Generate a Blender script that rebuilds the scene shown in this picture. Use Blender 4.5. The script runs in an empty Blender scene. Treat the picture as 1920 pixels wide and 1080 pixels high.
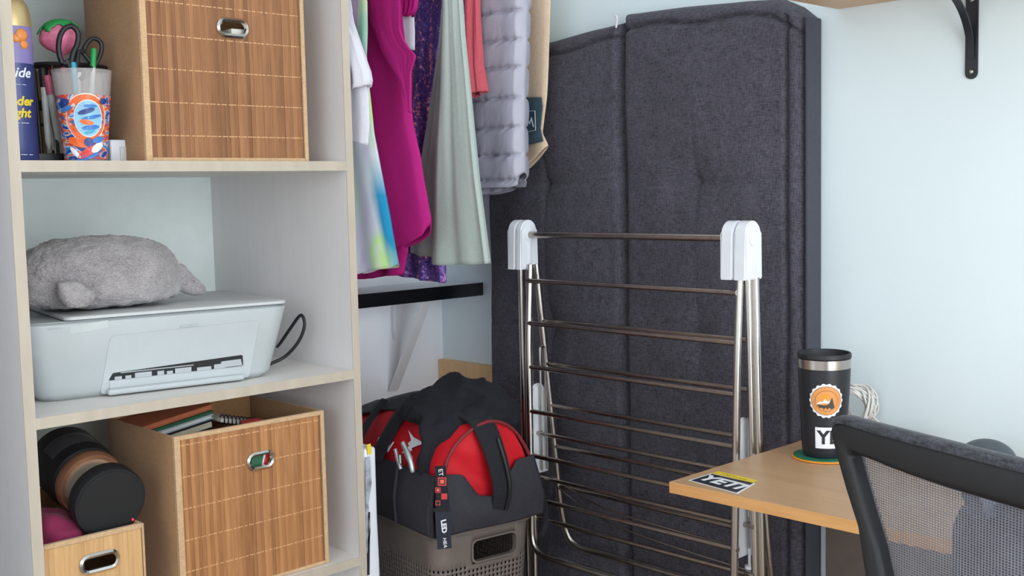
import bpy, bmesh, math, random
from mathutils import Vector, Matrix, noise

PI = math.pi
random.seed(7)
scene = bpy.context.scene
COL = scene.collection

# ------------------------------------------------------------------ camera
# world: wall_back is the plane y = 0, wall_right the plane x = 0, floor z = 0
F = 2116.68
_X = Vector((2190, -230, F)).normalized()
_Y = Vector((-2060, -135, F)); _Y = (_Y - _X * _X.dot(_Y)).normalized()
_Z = _X.cross(_Y)
R = Matrix((_X, _Y, _Z))                 # rows: world axes in camera axes (right, down, forward)
CAM = Vector((-1.8793, -2.2026, 1.2128))
def ray(u, v): return R @ Vector((u - 960, v - 540, F))
def hit(u, v, axis, val):
    d = ray(u, v); return CAM + d * ((val - CAM[axis]) / d[axis])
def on_x(u, v, x): return hit(u, v, 0, x)
def on_y(u, v, y): return hit(u, v, 1, y)
def on_z(u, v, z): return hit(u, v, 2, z)
cd = bpy.data.cameras.new('camera'); cam = bpy.data.objects.new('camera', cd); COL.objects.link(cam)
cd.sensor_width = 36; cd.lens = F / 1920 * 36; cd.clip_start = 0.02
right = Vector((R[0][0], R[1][0], R[2][0])); up = -Vector((R[0][1], R[1][1], R[2][1])); back = -Vector((R[0][2], R[1][2], R[2][2]))
cam.matrix_world = Matrix(((right.x, up.x, back.x, CAM.x), (right.y, up.y, back.y, CAM.y), (right.z, up.z, back.z, CAM.z), (0, 0, 0, 1)))
scene.camera = cam

# ------------------------------------------------------------------ materials
def lin(c):
    r = []
    for v in c[:3]:
        v = max(0, min(255, v)) / 255
        r.append(v / 12.92 if v <= 0.04045 else ((v + 0.055) / 1.055) ** 2.4)
    return (*r, 1.0)
def nn(nt, t, **kw):
    n = nt.nodes.new(t)
    for k, v in kw.items(): setattr(n, k, v)
    return n
def base_mat(name, rough=.6, metal=0, spec=.5):
    m = bpy.data.materials.new(name); m.use_nodes = True
    nt = m.node_tree; p = nt.nodes['Principled BSDF']
    p.inputs['Roughness'].default_value = rough; p.inputs['Metallic'].default_value = metal
    p.inputs['Specular IOR Level'].default_value = spec
    return m, nt, p
def coords(nt, scale=(1, 1, 1), rot=(0, 0, 0)):
    tc = nn(nt, 'ShaderNodeTexCoord'); mp = nn(nt, 'ShaderNodeMapping')
    mp.inputs['Scale'].default_value = scale; mp.inputs['Rotation'].default_value = rot
    nt.links.new(tc.outputs['Object'], mp.inputs['Vector']); return mp.outputs['Vector']
def noise_node(nt, vec, scale, detail=3, rough=.5, dist=0):
    n = nn(nt, 'ShaderNodeTexNoise'); nt.links.new(vec, n.inputs['Vector'])
    n.inputs['Scale'].default_value = scale; n.inputs['Detail'].default_value = detail
    n.inputs['Roughness'].default_value = rough; n.inputs['Distortion'].default_value = dist
    return n
def ramp(nt, fac, stops, interp='LINEAR'):
    r = nn(nt, 'ShaderNodeValToRGB'); e = r.color_ramp.elements; r.color_ramp.interpolation = interp
    while len(e) < len(stops): e.new(0.5)
    for el, (p, c) in zip(e, stops): el.position = p; el.color = lin(c)
    nt.links.new(fac, r.inputs['Fac']); return r.outputs['Color']
def mix(nt, fac, a, b, mode='MIX'):
    m = nn(nt, 'ShaderNodeMix', data_type='RGBA', blend_type=mode)
    for s, v in ((m.inputs['Factor'], fac), (m.inputs['A'], a), (m.inputs['B'], b)):
        if hasattr(v, 'links'): nt.links.new(v, s)
        else: s.default_value = v
    return m.outputs['Result']
def math_n(nt, op, a, b=None, c=None):
    m = nn(nt, 'ShaderNodeMath', operation=op)
    for s, v in zip(m.inputs, (a, b, c)):
        if v is None: continue
        if hasattr(v, 'links'): nt.links.new(v, s)
        else: s.default_value = v
    return m.outputs[0]
def bump(nt, p, h, strength=.2, dist=.001):
    b = nn(nt, 'ShaderNodeBump'); b.inputs['Strength'].default_value = strength; b.inputs['Distance'].default_value = dist
    nt.links.new(h, b.inputs['Height']); nt.links.new(b.outputs['Normal'], p.inputs['Normal'])
def sepxyz(nt, vec):
    s = nn(nt, 'ShaderNodeSeparateXYZ'); nt.links.new(vec, s.inputs[0]); return s.outputs

def plain(name, c, rough=.5, metal=0, spec=.5, var=.04, vs=30, bs=0, bd=.001, stretch=(1, 1, 1), bscale=None, sheen=0):
    m, nt, p = base_mat(name, rough, metal, spec)
    v = coords(nt, stretch); n = noise_node(nt, v, vs)
    lo = [x * (1 - var) for x in c]; hi = [min(255, x * (1 + var)) for x in c]
    nt.links.new(ramp(nt, n.outputs['Fac'], [(.3, lo), (.7, hi)]), p.inputs['Base Color'])
    if bs: bump(nt, p, noise_node(nt, v, bscale or vs * 8, 4).outputs['Fac'], bs, bd)
    if sheen: p.inputs['Sheen Weight'].default_value = sheen
    return m
def cloth(name, c, var=.12, weave=900, rough=.85, bs=.25, sheen=.2, metal=0, mottle=60):
    """woven cloth: two crossed stretched noises"""
    m, nt, p = base_mat(name, rough, metal, .25)
    a = noise_node(nt, coords(nt, (1, 1, .16)), weave, 2)
    b = noise_node(nt, coords(nt, (.16, .16, 1)), weave, 2)
    s = math_n(nt, 'ADD', a.outputs['Fac'], b.outputs['Fac'])
    mo = noise_node(nt, coords(nt), mottle, 3)
    s2 = math_n(nt, 'MULTIPLY_ADD', mo.outputs['Fac'], .35, s)
    f = math_n(nt, 'MULTIPLY', s2, .43)
    lo = [x * (1 - var) for x in c]; hi = [min(255, x * (1 + var)) for x in c]
    nt.links.new(ramp(nt, f, [(.38, lo), (.62, hi)]), p.inputs['Base Color'])
    bump(nt, p, s, bs, .0006)
    p.inputs['Sheen Weight'].default_value = sheen
    return m
def wood(name, c1, c2, axis=1, rough=.45, gs=14, bs=.05):
    m, nt, p = base_mat(name, rough, 0, .4)
    sc = [6, 6, 6]; sc[axis] = .5
    v = coords(nt, sc)
    n = noise_node(nt, v, gs * .35, 6, .62, 1.2); n2 = noise_node(nt, v, gs * 3.5, 4, .6)
    f = math_n(nt, 'MULTIPLY_ADD', n2.outputs['Fac'], .35, math_n(nt, 'MULTIPLY', n.outputs['Fac'], .65))
    nt.links.new(ramp(nt, f, [(.3, c1), (.52, [(a + b) / 2 for a, b in zip(c1, c2)]), (.72, c2)]), p.inputs['Base Color'])
    bump(nt, p, f, bs, .001)
    return m
def bamboo(name, dark, light, w=.0085, stitch=.052, zoff=0, contrast=1):
    m, nt, p = base_mat(name, .5, 0, .35)
    v = coords(nt); o = sepxyz(nt, v)
    cell = math_n(nt, 'FLOOR', math_n(nt, 'DIVIDE', o[0], w))
    wn = nn(nt, 'ShaderNodeTexWhiteNoise', noise_dimensions='1D'); nt.links.new(cell, wn.inputs['W'])
    fine = noise_node(nt, coords(nt, (90, 5, 1.1)), 5, 4, .6)
    patch = noise_node(nt, coords(nt, (60, 3, 6)), 2.2, 2)
    f = math_n(nt, 'MULTIPLY_ADD', wn.outputs['Value'], .30 * contrast, math_n(nt, 'MULTIPLY', fine.outputs['Fac'], .34))
    f = math_n(nt, 'MULTIPLY_ADD', patch.outputs['Fac'], .40, f)
    mid = [(a + b) / 2 for a, b in zip(dark, light)]
    c = ramp(nt, f, [(.25, dark), (.5, mid), (.78, light)])
    pp = math_n(nt, 'PINGPONG', math_n(nt, 'ADD', o[2], zoff), stitch * .5)
    dash = noise_node(nt, coords(nt, (330, 1, 1)), 1, 0)
    st = math_n(nt, 'MULTIPLY', math_n(nt, 'LESS_THAN', pp, .0008), math_n(nt, 'GREATER_THAN', dash.outputs['Fac'], .42))
    nt.links.new(mix(nt, math_n(nt, 'MULTIPLY', st, .65), c, lin((236, 190, 140))), p.inputs['Base Color'])
    edge = math_n(nt, 'PINGPONG', o[0], w * .5)
    bump(nt, p, math_n(nt, 'MINIMUM', edge, .001), .5, 1)
    return m
def tiedye(name, stops, scale=4, stretch=(1, 1, .45), dist=2.2, extra=None):
    m, nt, p = base_mat(name, .85, 0, .2)
    n = noise_node(nt, coords(nt, stretch), scale, 2, .5, dist)
    c = ramp(nt, n.outputs['Fac'], stops)
    if extra: c = extra(nt, c)
    nt.links.new(c, p.inputs['Base Color']); return m

M = {}
M['wall'] = plain('wall_paint', (224, 238, 243), .8, var=.008, vs=3, bs=.04, bscale=180)
M['wall_b'] = plain('wall_paint_lilac_white', (246, 248, 254), .8, var=.006, vs=3)
M['wall2'] = plain('wall_paint_warm', (242, 243, 243), .8, var=.01, vs=3)
M['floor'] = wood('floor_boards', (120, 96, 72), (160, 130, 100), 1)
M['ceiling'] = plain('ceiling_paint', (246, 246, 246), .9, var=.01)
M['melamine'] = wood('pale_melamine', (222, 219, 220), (230, 227, 228), 2, .5, 16, .02)
M['melamine_h'] = wood('pale_melamine_flat', (224, 220, 216), (233, 229, 225), 0, .5, 16, .02)
M['edge'] = plain('beige_edge_band', (188, 176, 160), .5, var=.03, vs=40, stretch=(1, 1, .2))
M['backboard'] = plain('white_backboard', (222, 230, 228), .6, var=.01)
M['bamboo'] = bamboo('bamboo_slats', (116, 74, 44), (170, 120, 80), .0085, .054, .012)
M['bamboo_b'] = bamboo('bamboo_slats_lower', (138, 90, 54), (196, 140, 92), .0075, .054, .0)
M['bamboo_pale'] = bamboo('bamboo_slats_pale', (192, 148, 98), (226, 184, 132), .008, .2, .05, .6)
M['tan'] = cloth('tan_cloth', (172, 132, 92), .05, 700, .9, .15)
M['tan_trim'] = cloth('tan_trim', (200, 166, 128), .07, 700, .9, .2)
M['chrome'] = plain('chrome', (200, 198, 194), .14, 1, var=.02)
M['steel'] = plain('brushed_steel', (186, 181, 176), .27, 1, var=.05, vs=60, stretch=(1, 1, .05))
M['steel_h'] = plain('brushed_steel_rungs', (166, 157, 150), .27, 1, var=.05, vs=60)
M['white_pl'] = plain('white_plastic', (226, 229, 236), .38, var=.01)
M['white_pr'] = plain('printer_white', (184, 190, 192), .42, var=.01)
M['grey_pr'] = plain('printer_grey', (178, 182, 186), .5, var=.02)
M['lid_pr'] = plain('printer_lid_grey', (196, 198, 199), .45, var=.01)
M['dark'] = plain('dark_void', (22, 23, 26), .6)
M['black'] = plain('black_plastic', (23, 24, 28), .5, var=.05)
M['black_m'] = plain('black_metal', (30, 33, 40), .42, 0, .5, var=.05)
M['black_cloth'] = cloth('black_cloth', (34, 34, 40), .16, 900, .85, .3, .05)
M['black_knit'] = cloth('black_jersey', (31, 31, 38), .12, 700, .9, .2, .02)
M['bag_black'] = cloth('black_nylon', (54, 53, 60), .1, 1100, .7, .3, .0)
M['bag_red'] = cloth('red_nylon', (198, 26, 38), .06, 1100, .62, .25, .0)
M['mat_grey'] = cloth('charcoal_weave', (74, 72, 81), .24, 560, .95, .4, .06, mottle=30)
M['mat_side'] = cloth('slate_backing', (70, 73, 83), .05, 900, .9, .15, .06)
M['desk'] = wood('desk_wood', (176, 140, 106), (198, 162, 126), 1, .4, 10, .03)
M['desk_edge'] = wood('desk_edge_wood', (196, 140, 84), (220, 166, 106), 1, .45, 12, .03)
M['shelf_wood'] = wood('wall_shelf_wood', (202, 168, 134), (222, 190, 156), 1, .5, 10, .03)
M['board'] = wood('oak_board', (218, 176, 126), (238, 202, 154), 2, .5, 14, .03)
M['magenta'] = cloth('magenta_cloth', (172, 28, 116), .04, 900, .8, .1, .0)
M['sage'] = cloth('sage_cloth', (172, 184, 178), .03, 900, .85, .1, .1)
M['coral'] = cloth('coral_cloth', (206, 92, 104), .04, 900, .85, .12, .1)
M['white_cloth'] = cloth('white_cloth', (214, 213, 222), .02, 900, .85, .1, .1)
M['beige'] = cloth('beige_canvas', (222, 198, 172), .04, 800, .9, .2, .1)
M['teal_print'] = plain('dark_teal_print', (62, 84, 96), .7, var=.12, vs=20)
M['print_line'] = plain('pale_print_line', (196, 208, 212), .7)
M['plum'] = cloth('plum_cloth', (140, 44, 82), .06, 800, .85, .2, .1)
M['taupe'] = plain('taupe_plastic', (112, 102, 96), .45, var=.03)
M['rubber'] = plain('dark_rubber', (24, 24, 26), .7)
M['copper'] = plain('copper', (206, 150, 118), .34, .75)
M['white_paint'] = plain('white_enamel', (234, 236, 240), .4, var=.01)
M['paper'] = plain('paper', (226, 224, 216), .8, var=.03)
M['orange'] = plain('orange_cover', (196, 112, 74), .6)
M['green_c'] = plain('green_cover', (44, 104, 70), .6)
M['cream'] = plain('cream_pages', (214, 206, 180), .8, stretch=(1, 1, 12), var=.06)
M['blue_pages'] = plain('pale_blue_pages', (188, 200, 212), .7)
M['decal_w'] = plain('decal_white', (232, 234, 240), .5, var=.01)
M['decal_k'] = plain('decal_black', (34, 38, 46), .5)
M['decal_o'] = plain('decal_orange', (222, 150, 84), .5)
M['decal_o2'] = plain('decal_bright_orange', (236, 150, 40), .5)
M['decal_b'] = plain('decal_brown', (72, 60, 54), .5)
M['yellow'] = plain('decal_yellow', (226, 198, 40), .5)
M['can_blue'] = plain('can_navy', (48, 58, 112), .35, .15)
M['can_gold'] = plain('can_gold', (196, 172, 124), .35, .5)
M['can_lilac'] = plain('can_lilac', (130, 118, 172), .4)
M['berry'] = plain('strawberry_pink', (226, 122, 156), .35, var=.08, vs=120)
M['leaf'] = plain('leaf_green', (34, 150, 74), .4)
M['pen_white'] = plain('pen_white', (206, 210, 206), .4)
M['pen_pink'] = plain('pen_pink', (206, 100, 130), .4)
M['pen_red'] = plain('pen_red', (190, 36, 52), .4)
M['pen_teal'] = plain('pen_teal', (60, 160, 190), .4)
M['p_orange'] = plain('print_orange', (232, 104, 44), .4)
M['p_blue'] = plain('print_blue', (60, 120, 190), .4)
M['p_navy'] = plain('print_navy', (40, 60, 130), .4)
M['p_red'] = plain('print_red', (216, 66, 62), .4)
M['p_lb'] = plain('print_light_blue', (140, 190, 216), .4)
M['card'] = plain('brown_card', (150, 124, 92), .85)
M['cable_w'] = plain('white_cable', (214, 212, 208), .5)
M['led'] = None
m, nt, p = base_mat('led_red', .3); p.inputs['Base Color'].default_value = lin((230, 40, 60))
p.inputs['Emission Color'].default_value = lin((255, 50, 80)); p.inputs['Emission Strength'].default_value = 1.0; M['led'] = m
M['coaster_g'] = plain('coaster_green', (36, 110, 84), .5)
M['silver_pl'] = plain('silver_tool', (176, 180, 182), .3, .7)

def mk_clear():
    m, nt, p = base_mat('clear_plastic', .12, 0, .5)
    p.inputs['Base Color'].default_value = lin((214, 208, 206)); p.inputs['Alpha'].default_value = .30
    return m
M['clear'] = mk_clear()
def mk_cupprint():
    """loud abstract print: blobs of blue, white, orange and red"""
    m, nt, p = base_mat('cup_print', .35)
    n = noise_node(nt, coords(nt, (1, 1, 1.8)), 34, 2, .5, 1.5)
    c = ramp(nt, n.outputs['Fac'], [(.30, (44, 66, 140)), (.40, (70, 130, 196)), (.46, (196, 208, 222)), (.50, (226, 110, 60)), (.56, (206, 70, 70)), (.62, (60, 110, 180)), (.7, (40, 52, 110))], 'CONSTANT')
    nt.links.new(c, p.inputs['Base Color']); return m
M['cup_print'] = mk_cupprint()
def mk_sequin():
    m, nt, p = base_mat('purple_sequins', .42, .25, .5)
    vo = nn(nt, 'ShaderNodeTexVoronoi'); nt.links.new(coords(nt), vo.inputs['Vector']); vo.inputs['Scale'].default_value = 230
    sp = nn(nt, 'ShaderNodeSeparateColor'); nt.links.new(vo.outputs['Color'], sp.inputs[0])
    st = noise_node(nt, coords(nt, (1, 1, .16)), 60, 2)
    f = math_n(nt, 'MULTIPLY_ADD', st.outputs['Fac'], .9, math_n(nt, 'MULTIPLY', sp.outputs[0], .4))
    c = ramp(nt, f, [(.38, (76, 58, 130)), (.6, (104, 78, 160)), (.80, (136, 98, 180)), (.86, (250, 160, 172))])
    nt.links.new(c, p.inputs['Base Color'])
    g = nn(nt, 'ShaderNodeNewGeometry')
    vm = nn(nt, 'ShaderNodeVectorMath', operation='SUBTRACT'); nt.links.new(vo.outputs['Color'], vm.inputs[0]); vm.inputs[1].default_value = (.5, .5, .5)
    vs_ = nn(nt, 'ShaderNodeVectorMath', operation='SCALE'); nt.links.new(vm.outputs[0], vs_.inputs[0]); vs_.inputs['Scale'].default_value = .45
    va = nn(nt, 'ShaderNodeVectorMath', operation='ADD'); nt.links.new(g.outputs['Normal'], va.inputs[0]); nt.links.new(vs_.outputs[0], va.inputs[1])
    vn = nn(nt, 'ShaderNodeVectorMath', operation='NORMALIZE'); nt.links.new(va.outputs[0], vn.inputs[0]); nt.links.new(vn.outputs[0], p.inputs['Normal'])
    return m
M['sequin'] = mk_sequin()
def teal_edge(nt, c):
    o = sepxyz(nt, coords(nt))
    n = noise_node(nt, coords(nt, (1, 1, .5)), 9, 2)
    e = math_n(nt, 'MULTIPLY_ADD', o[2], -.30, math_n(nt, 'ADD', o[1], math_n(nt, 'MULTIPLY', n.outputs['Fac'], .07)))      # y towards the room is negative
    f = nn(nt, 'ShaderNodeMapRange'); nt.links.new(e, f.inputs[0])
    f.inputs[1].default_value = -.246; f.inputs[2].default_value = -.228; f.inputs[3].default_value = 1; f.inputs[4].default_value = 0
    zz = nn(nt, 'ShaderNodeMapRange'); nt.links.new(o[2], zz.inputs[0])
    zz.inputs[1].default_value = .21; zz.inputs[2].default_value = .29; zz.inputs[3].default_value = 1; zz.inputs[4].default_value = 0
    ff = math_n(nt, 'MULTIPLY', f.outputs[0], zz.outputs[0])
    return mix(nt, ff, c, lin((40, 142, 186)))
M['tiedye'] = tiedye('tie_dye', [(.34, (206, 190, 228)), (.42, (212, 216, 228)), (.50, (204, 226, 206)), (.565, (200, 238, 150)), (.62, (214, 230, 216))], 9, (1, 1, .4), 1.2, teal_edge)
M['pastel'] = tiedye('pastel_tie_dye', [(.38, (214, 190, 226)), (.5, (196, 160, 206)), (.56, (202, 222, 178)), (.64, (158, 200, 180))], 8, (1, 1.6, .25), .6)
def mk_puffer():
    m, nt, p = base_mat('grey_shell', .42, 0, .45)
    n = noise_node(nt, coords(nt, (1, 1, .5)), 14, 3)
    nt.links.new(ramp(nt, n.outputs['Fac'], [(.3, (164, 163, 178)), (.7, (180, 179, 194))]), p.inputs['Base Color'])
    b = noise_node(nt, coords(nt, (1, 1, .22)), 75, 3, .55, .8); bump(nt, p, b.outputs['Fac'], .18, .005)
    return m
M['puffer'] = mk_puffer()
def mk_fur():
    m, nt, p = base_mat('grey_fur', .95, 0, .15)
    n = noise_node(nt, coords(nt, (1, 1, 1)), 22, 4, .6); n2 = noise_node(nt, coords(nt, (1, 1, 2)), 260, 3)
    f = math_n(nt, 'MULTIPLY_ADD', n2.outputs['Fac'], .55, math_n(nt, 'MULTIPLY', n.outputs['Fac'], .5))
    nt.links.new(ramp(nt, f, [(.36, (132, 125, 126)), (.52, (165, 159, 160)), (.7, (190, 184, 185))]), p.inputs['Base Color'])
    p.inputs['Sheen Weight'].default_value = .35
    bump(nt, p, n2.outputs['Fac'], .8, .004); return m
M['fur'] = mk_fur()
def mk_mesh():
    """open knit: a grid of small holes between grey threads"""
    m, nt, p = base_mat('chair_mesh', .7, 0, .3)
    v = coords(nt); o = sepxyz(nt, v)
    w = .0037
    a = math_n(nt, 'PINGPONG', o[0], w * .5); b = math_n(nt, 'PINGPONG', o[2], w * .35)
    hole = math_n(nt, 'MULTIPLY', math_n(nt, 'GREATER_THAN', a, w * .235), math_n(nt, 'GREATER_THAN', b, w * .17))
    nt.links.new(ramp(nt, noise_node(nt, v, 40).outputs['Fac'], [(.3, (120, 120, 127)), (.7, (132, 132, 139))]), p.inputs['Base Color'])
    tr = nn(nt, 'ShaderNodeBsdfTransparent'); mx = nn(nt, 'ShaderNodeMixShader')
    nt.links.new(hole, mx.inputs[0]); nt.links.new(p.outputs[0], mx.inputs[1]); nt.links.new(tr.outputs[0], mx.inputs[2])
    nt.links.new(mx.outputs[0], nt.nodes['Material Output'].inputs['Surface']); return m
M['mesh'] = mk_mesh()
M['lumbar'] = plain('blue_grey_plastic', (98, 110, 132), .5, var=.06)

# ------------------------------------------------------------------ object helpers
WL = {}
def link(o): COL.objects.link(o); return o
def thing(name, label, cat, loc=(0, 0, 0), group=None):
    o = link(bpy.data.objects.new(name, None)); o.location = loc; WL[o.name] = Vector(loc); o.empty_display_size = .05
    o['label'] = label; o['category'] = cat
    if group: o['group'] = group
    return o
def obj(name, bm, m, parent=None, loc=None, smooth=35):
    """link a bmesh given in world coordinates as one object, its origin at loc or at its parent's"""
    L = WL[parent.name] if parent else Vector(loc if loc else (0, 0, 0))
    bmesh.ops.translate(bm, verts=bm.verts, vec=-L)
    bmesh.ops.recalc_face_normals(bm, faces=bm.faces)
    me = bpy.data.meshes.new(name); bm.to_mesh(me); bm.free()
    me.materials.append(m)
    if smooth:
        me.polygons.foreach_set('use_smooth', [True] * len(me.polygons)); me.set_sharp_from_angle(angle=math.radians(smooth))
    o = link(bpy.data.objects.new(name, me))
    if parent: o.parent = parent
    else: o.location = L
    WL[o.name] = L
    return o
def tag(o, label, cat, group=None):
    o['label'] = label; o['category'] = cat
    if group: o['group'] = group
    return o
def struct(o): o['kind'] = 'structure'; return o
def bmn(): return bmesh.new()
def box(bm, lo, hi, bev=0, seg=2, M4=None):
    lo = Vector(lo); hi = Vector(hi)
    r = bmesh.ops.create_cube(bm, size=1); vs = r['verts']
    bmesh.ops.scale(bm, verts=vs, vec=hi - lo); bmesh.ops.translate(bm, verts=vs, vec=(lo + hi) / 2)
    if bev:
        es = list({e for v in vs for e in v.link_edges})
        r = bmesh.ops.bevel(bm, geom=es, offset=bev, segments=seg, profile=.5, affect='EDGES')
        vs = list({v for f in r['faces'] for v in f.verts} | {v for v in vs if v.is_valid})
    if M4 is not None: bmesh.ops.transform(bm, matrix=M4, verts=vs)
    return vs
def frame_of(d):
    d = d.normalized(); a = Vector((0, 0, 1)) if abs(d.z) < .9 else Vector((1, 0, 0))
    u = d.cross(a).normalized(); return u, d.cross(u).normalized()
def loft(bm, rings, cap=True, closed=True):
    vr = [[bm.verts.new(p) for p in ring] for ring in rings]; n = len(vr[0])
    for a, b in zip(vr, vr[1:]):
        for i in range(n if closed else n - 1):
            j = (i + 1) % n; bm.faces.new((a[i], a[j], b[j], b[i]))
    if cap and closed:
        bm.faces.new(vr[0][::-1]); bm.faces.new(vr[-1])
    return [v for r in vr for v in r]
def tube(bm, pts, r, n=12, cap=True):
    pts = [Vector(p) for p in pts]; rings = []; u = None
    for i, p in enumerate(pts):
        d = (pts[min(i + 1, len(pts) - 1)] - pts[max(i - 1, 0)]).normalized()
        if u is None: u, w = frame_of(d)
        else: u = (u - d * u.dot(d)).normalized(); w = d.cross(u)
        rr = r[i] if isinstance(r, (list, tuple)) else r
        rings.append([p + (u * math.cos(2 * PI * k / n) + w * math.sin(2 * PI * k / n)) * rr for k in range(n)])
    return loft(bm, rings, cap)
def lathe(bm, prof, c, axis=(0, 0, 1), n=48, cap=True):
    """prof: list of (radius, height along axis)"""
    d = Vector(axis).normalized(); u, w = frame_of(d); c = Vector(c)
    return loft(bm, [[c + d * h + (u * math.cos(2 * PI * k / n) + w * math.sin(2 * PI * k / n)) * max(r, 1e-5) for k in range(n)] for r, h in prof], cap)
def prism(bm, pts, vec):
    vec = Vector(vec); a = [bm.verts.new(Vector(p)) for p in pts]; b = [bm.verts.new(Vector(p) + vec) for p in pts]
    n = len(a); bm.faces.new(a[::-1]); bm.faces.new(b)
    for i in range(n): bm.faces.new((a[i], a[(i + 1) % n], b[(i + 1) % n], b[i]))
    return a + b
def smooth_path(pts, k=8):
    pts = [Vector(p) for p in pts]; out = []
    for i in range(len(pts) - 1):
        p0, p1, p2, p3 = pts[max(i - 1, 0)], pts[i], pts[i + 1], pts[min(i + 2, len(pts) - 1)]
        for j in range(k):
            t = j / k
            out.append(.5 * ((2 * p1) + (p2 - p0) * t + (2 * p0 - 5 * p1 + 4 * p2 - p3) * t * t + (3 * p1 - p0 - 3 * p2 + p3) * t ** 3))
    out.append(pts[-1]); return out
def round_corner(pts, r, k=6):
    pts = [Vector(p) for p in pts]; out = [pts[0]]
    for i in range(1, len(pts) - 1):
        a, b, c = pts[i - 1], pts[i], pts[i + 1]
        p = b + (a - b).normalized() * r; q = b + (c - b).normalized() * r
        for j in range(k + 1):
            t = j / k; out.append(p * (1 - t) ** 2 + b * 2 * t * (1 - t) + q * t * t)
    out.append(pts[-1]); return out
def rrect(w, h, r, k=6):
    out = []
    for cx, cy, a0 in ((w / 2 - r, h / 2 - r, 0), (-w / 2 + r, h / 2 - r, 90), (-w / 2 + r, -h / 2 + r, 180), (w / 2 - r, -h / 2 + r, 270)):
        for j in range(k + 1):
            a = math.radians(a0 + 90 * j / k); out.append((cx + r * math.cos(a), cy + r * math.sin(a)))
    return out
def axes(o, x, y, z=None):
    x = Vector(x).normalized(); y = Vector(y); y = (y - x * x.dot(y)).normalized(); z = x.cross(y); o = Vector(o)
    return Matrix(((x.x, y.x, z.x, o.x), (x.y, y.y, z.y, o.y), (x.z, y.z, z.z, o.z), (0, 0, 0, 1)))
def text_bm(s, size, depth=.0004, offset=0, spacing=1, shear=0):
    c = bpy.data.curves.new('txt', 'FONT'); c.body = s; c.size = size; c.extrude = depth; c.offset = offset
    c.align_x = 'CENTER'; c.align_y = 'CENTER'; c.space_character = spacing; c.shear = shear; c.resolution_u = 4
    o = link(bpy.data.objects.new('txt', c)); bpy.context.view_layer.update()
    me = bpy.data.meshes.new_from_object(o.evaluated_get(bpy.context.evaluated_depsgraph_get()))
    bm = bmn(); bm.from_mesh(me); bpy.data.objects.remove(o); bpy.data.curves.remove(c); bpy.data.meshes.remove(me)
    return bm
def lerp_tab(tab, x):
    """tab sorted by first column, any order"""
    t = sorted(tab)
    if x <= t[0][0]: return t[0][1]
    for (a, b), (c, d) in zip(t, t[1:]):
        if x <= c: return b + (d - b) * ((x - a) / (c - a) if c > a else 0)
    return t[-1][1]
def sm(a, b, x):
    t = max(0, min(1, (x - a) / (b - a))); return t * t * (3 - 2 * t)
def nz(*p): return noise.noise(Vector(p))

# ------------------------------------------------------------------ the room
XL, YF, H = -3.3, -3.7, 2.55
def slab(name, lo, hi, m): bm = bmn(); box(bm, lo, hi); return struct(obj(name, bm, m, None, lo, 0))
slab('floor', (XL, YF, -.1), (0, 0, 0), M['floor'])
slab('ceiling', (XL, YF, H), (0, 0, H + .1), M['ceiling'])
slab('wall_back', (XL - .1, 0, -.1), (.1, .1, H + .1), M['wall_b'])
slab('wall_shade_block', (XL, -.62, 0), (-1.42, 0, H), M['wall2'])  # unseen block, added to keep light off the bookcase's outer side
slab('wall_right', (0, YF - .1, -.1), (.1, 0, H + .1), M['wall'])
LY0, LY1, LZ0, LZ1 = -3.1, -1.5, .85, 2.2
bm = bmn()
box(bm, (XL - .1, YF - .1, -.1), (XL, LY0, H + .1)); box(bm, (XL - .1, LY1, -.1), (XL, 0, H + .1)); box(bm, (XL - .1, LY0, -.1), (XL, LY1, LZ0)); box(bm, (XL - .1, LY0, LZ1), (XL, LY1, H + .1))
struct(obj('wall_left', bm, M['wall2'], None, (XL, YF, 0), 0))
bm = bmn(); lm = (LY0 + LY1) / 2
for lo, hi in (((LY0, LZ0), (LY0 + .05, LZ1)), ((LY1 - .05, LZ0), (LY1, LZ1)), ((LY0, LZ0), (LY1, LZ0 + .05)), ((LY0, LZ1 - .05), (LY1, LZ1)), ((lm - .025, LZ0), (lm + .025, LZ1))): box(bm, (XL - .07, *lo), (XL - .02, *hi), .004)
struct(obj('fill_window', bm, M['white_paint'], None, (XL, LY0, LZ0), 0))  # added window out of view, frames the left fill light
WX0, WX1, WZ0, WZ1 = -2.3, -.3, .12, 2.25
bm = bmn()
box(bm, (XL, YF - .1, -.1), (WX0, YF, H + .1)); box(bm, (WX1, YF - .1, -.1), (0, YF, H + .1))
box(bm, (WX0, YF - .1, -.1), (WX1, YF, WZ0)); box(bm, (WX0, YF - .1, WZ1), (WX1, YF, H + .1))
struct(obj('wall_front', bm, M['wall2'], None, (XL, YF, 0), 0))
bm = bmn()
for lo, hi in (((WX0, YF - .07, WZ0), (WX0 + .05, YF - .02, WZ1)), ((WX1 - .05, YF - .07, WZ0), (WX1, YF - .02, WZ1)), ((WX0, YF - .07, WZ0), (WX1, YF - .02, WZ0 + .05)),
               ((WX0, YF - .07, WZ1 - .05), (WX1, YF - .02, WZ1)), (((WX0 + WX1) / 2 - .025, YF - .07, WZ0), ((WX0 + WX1) / 2 + .025, YF - .02, WZ1))): box(bm, lo, hi, .004)
struct(obj('window_1', bm, M['white_paint'], None, (WX0, YF, WZ0), 0))

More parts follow.
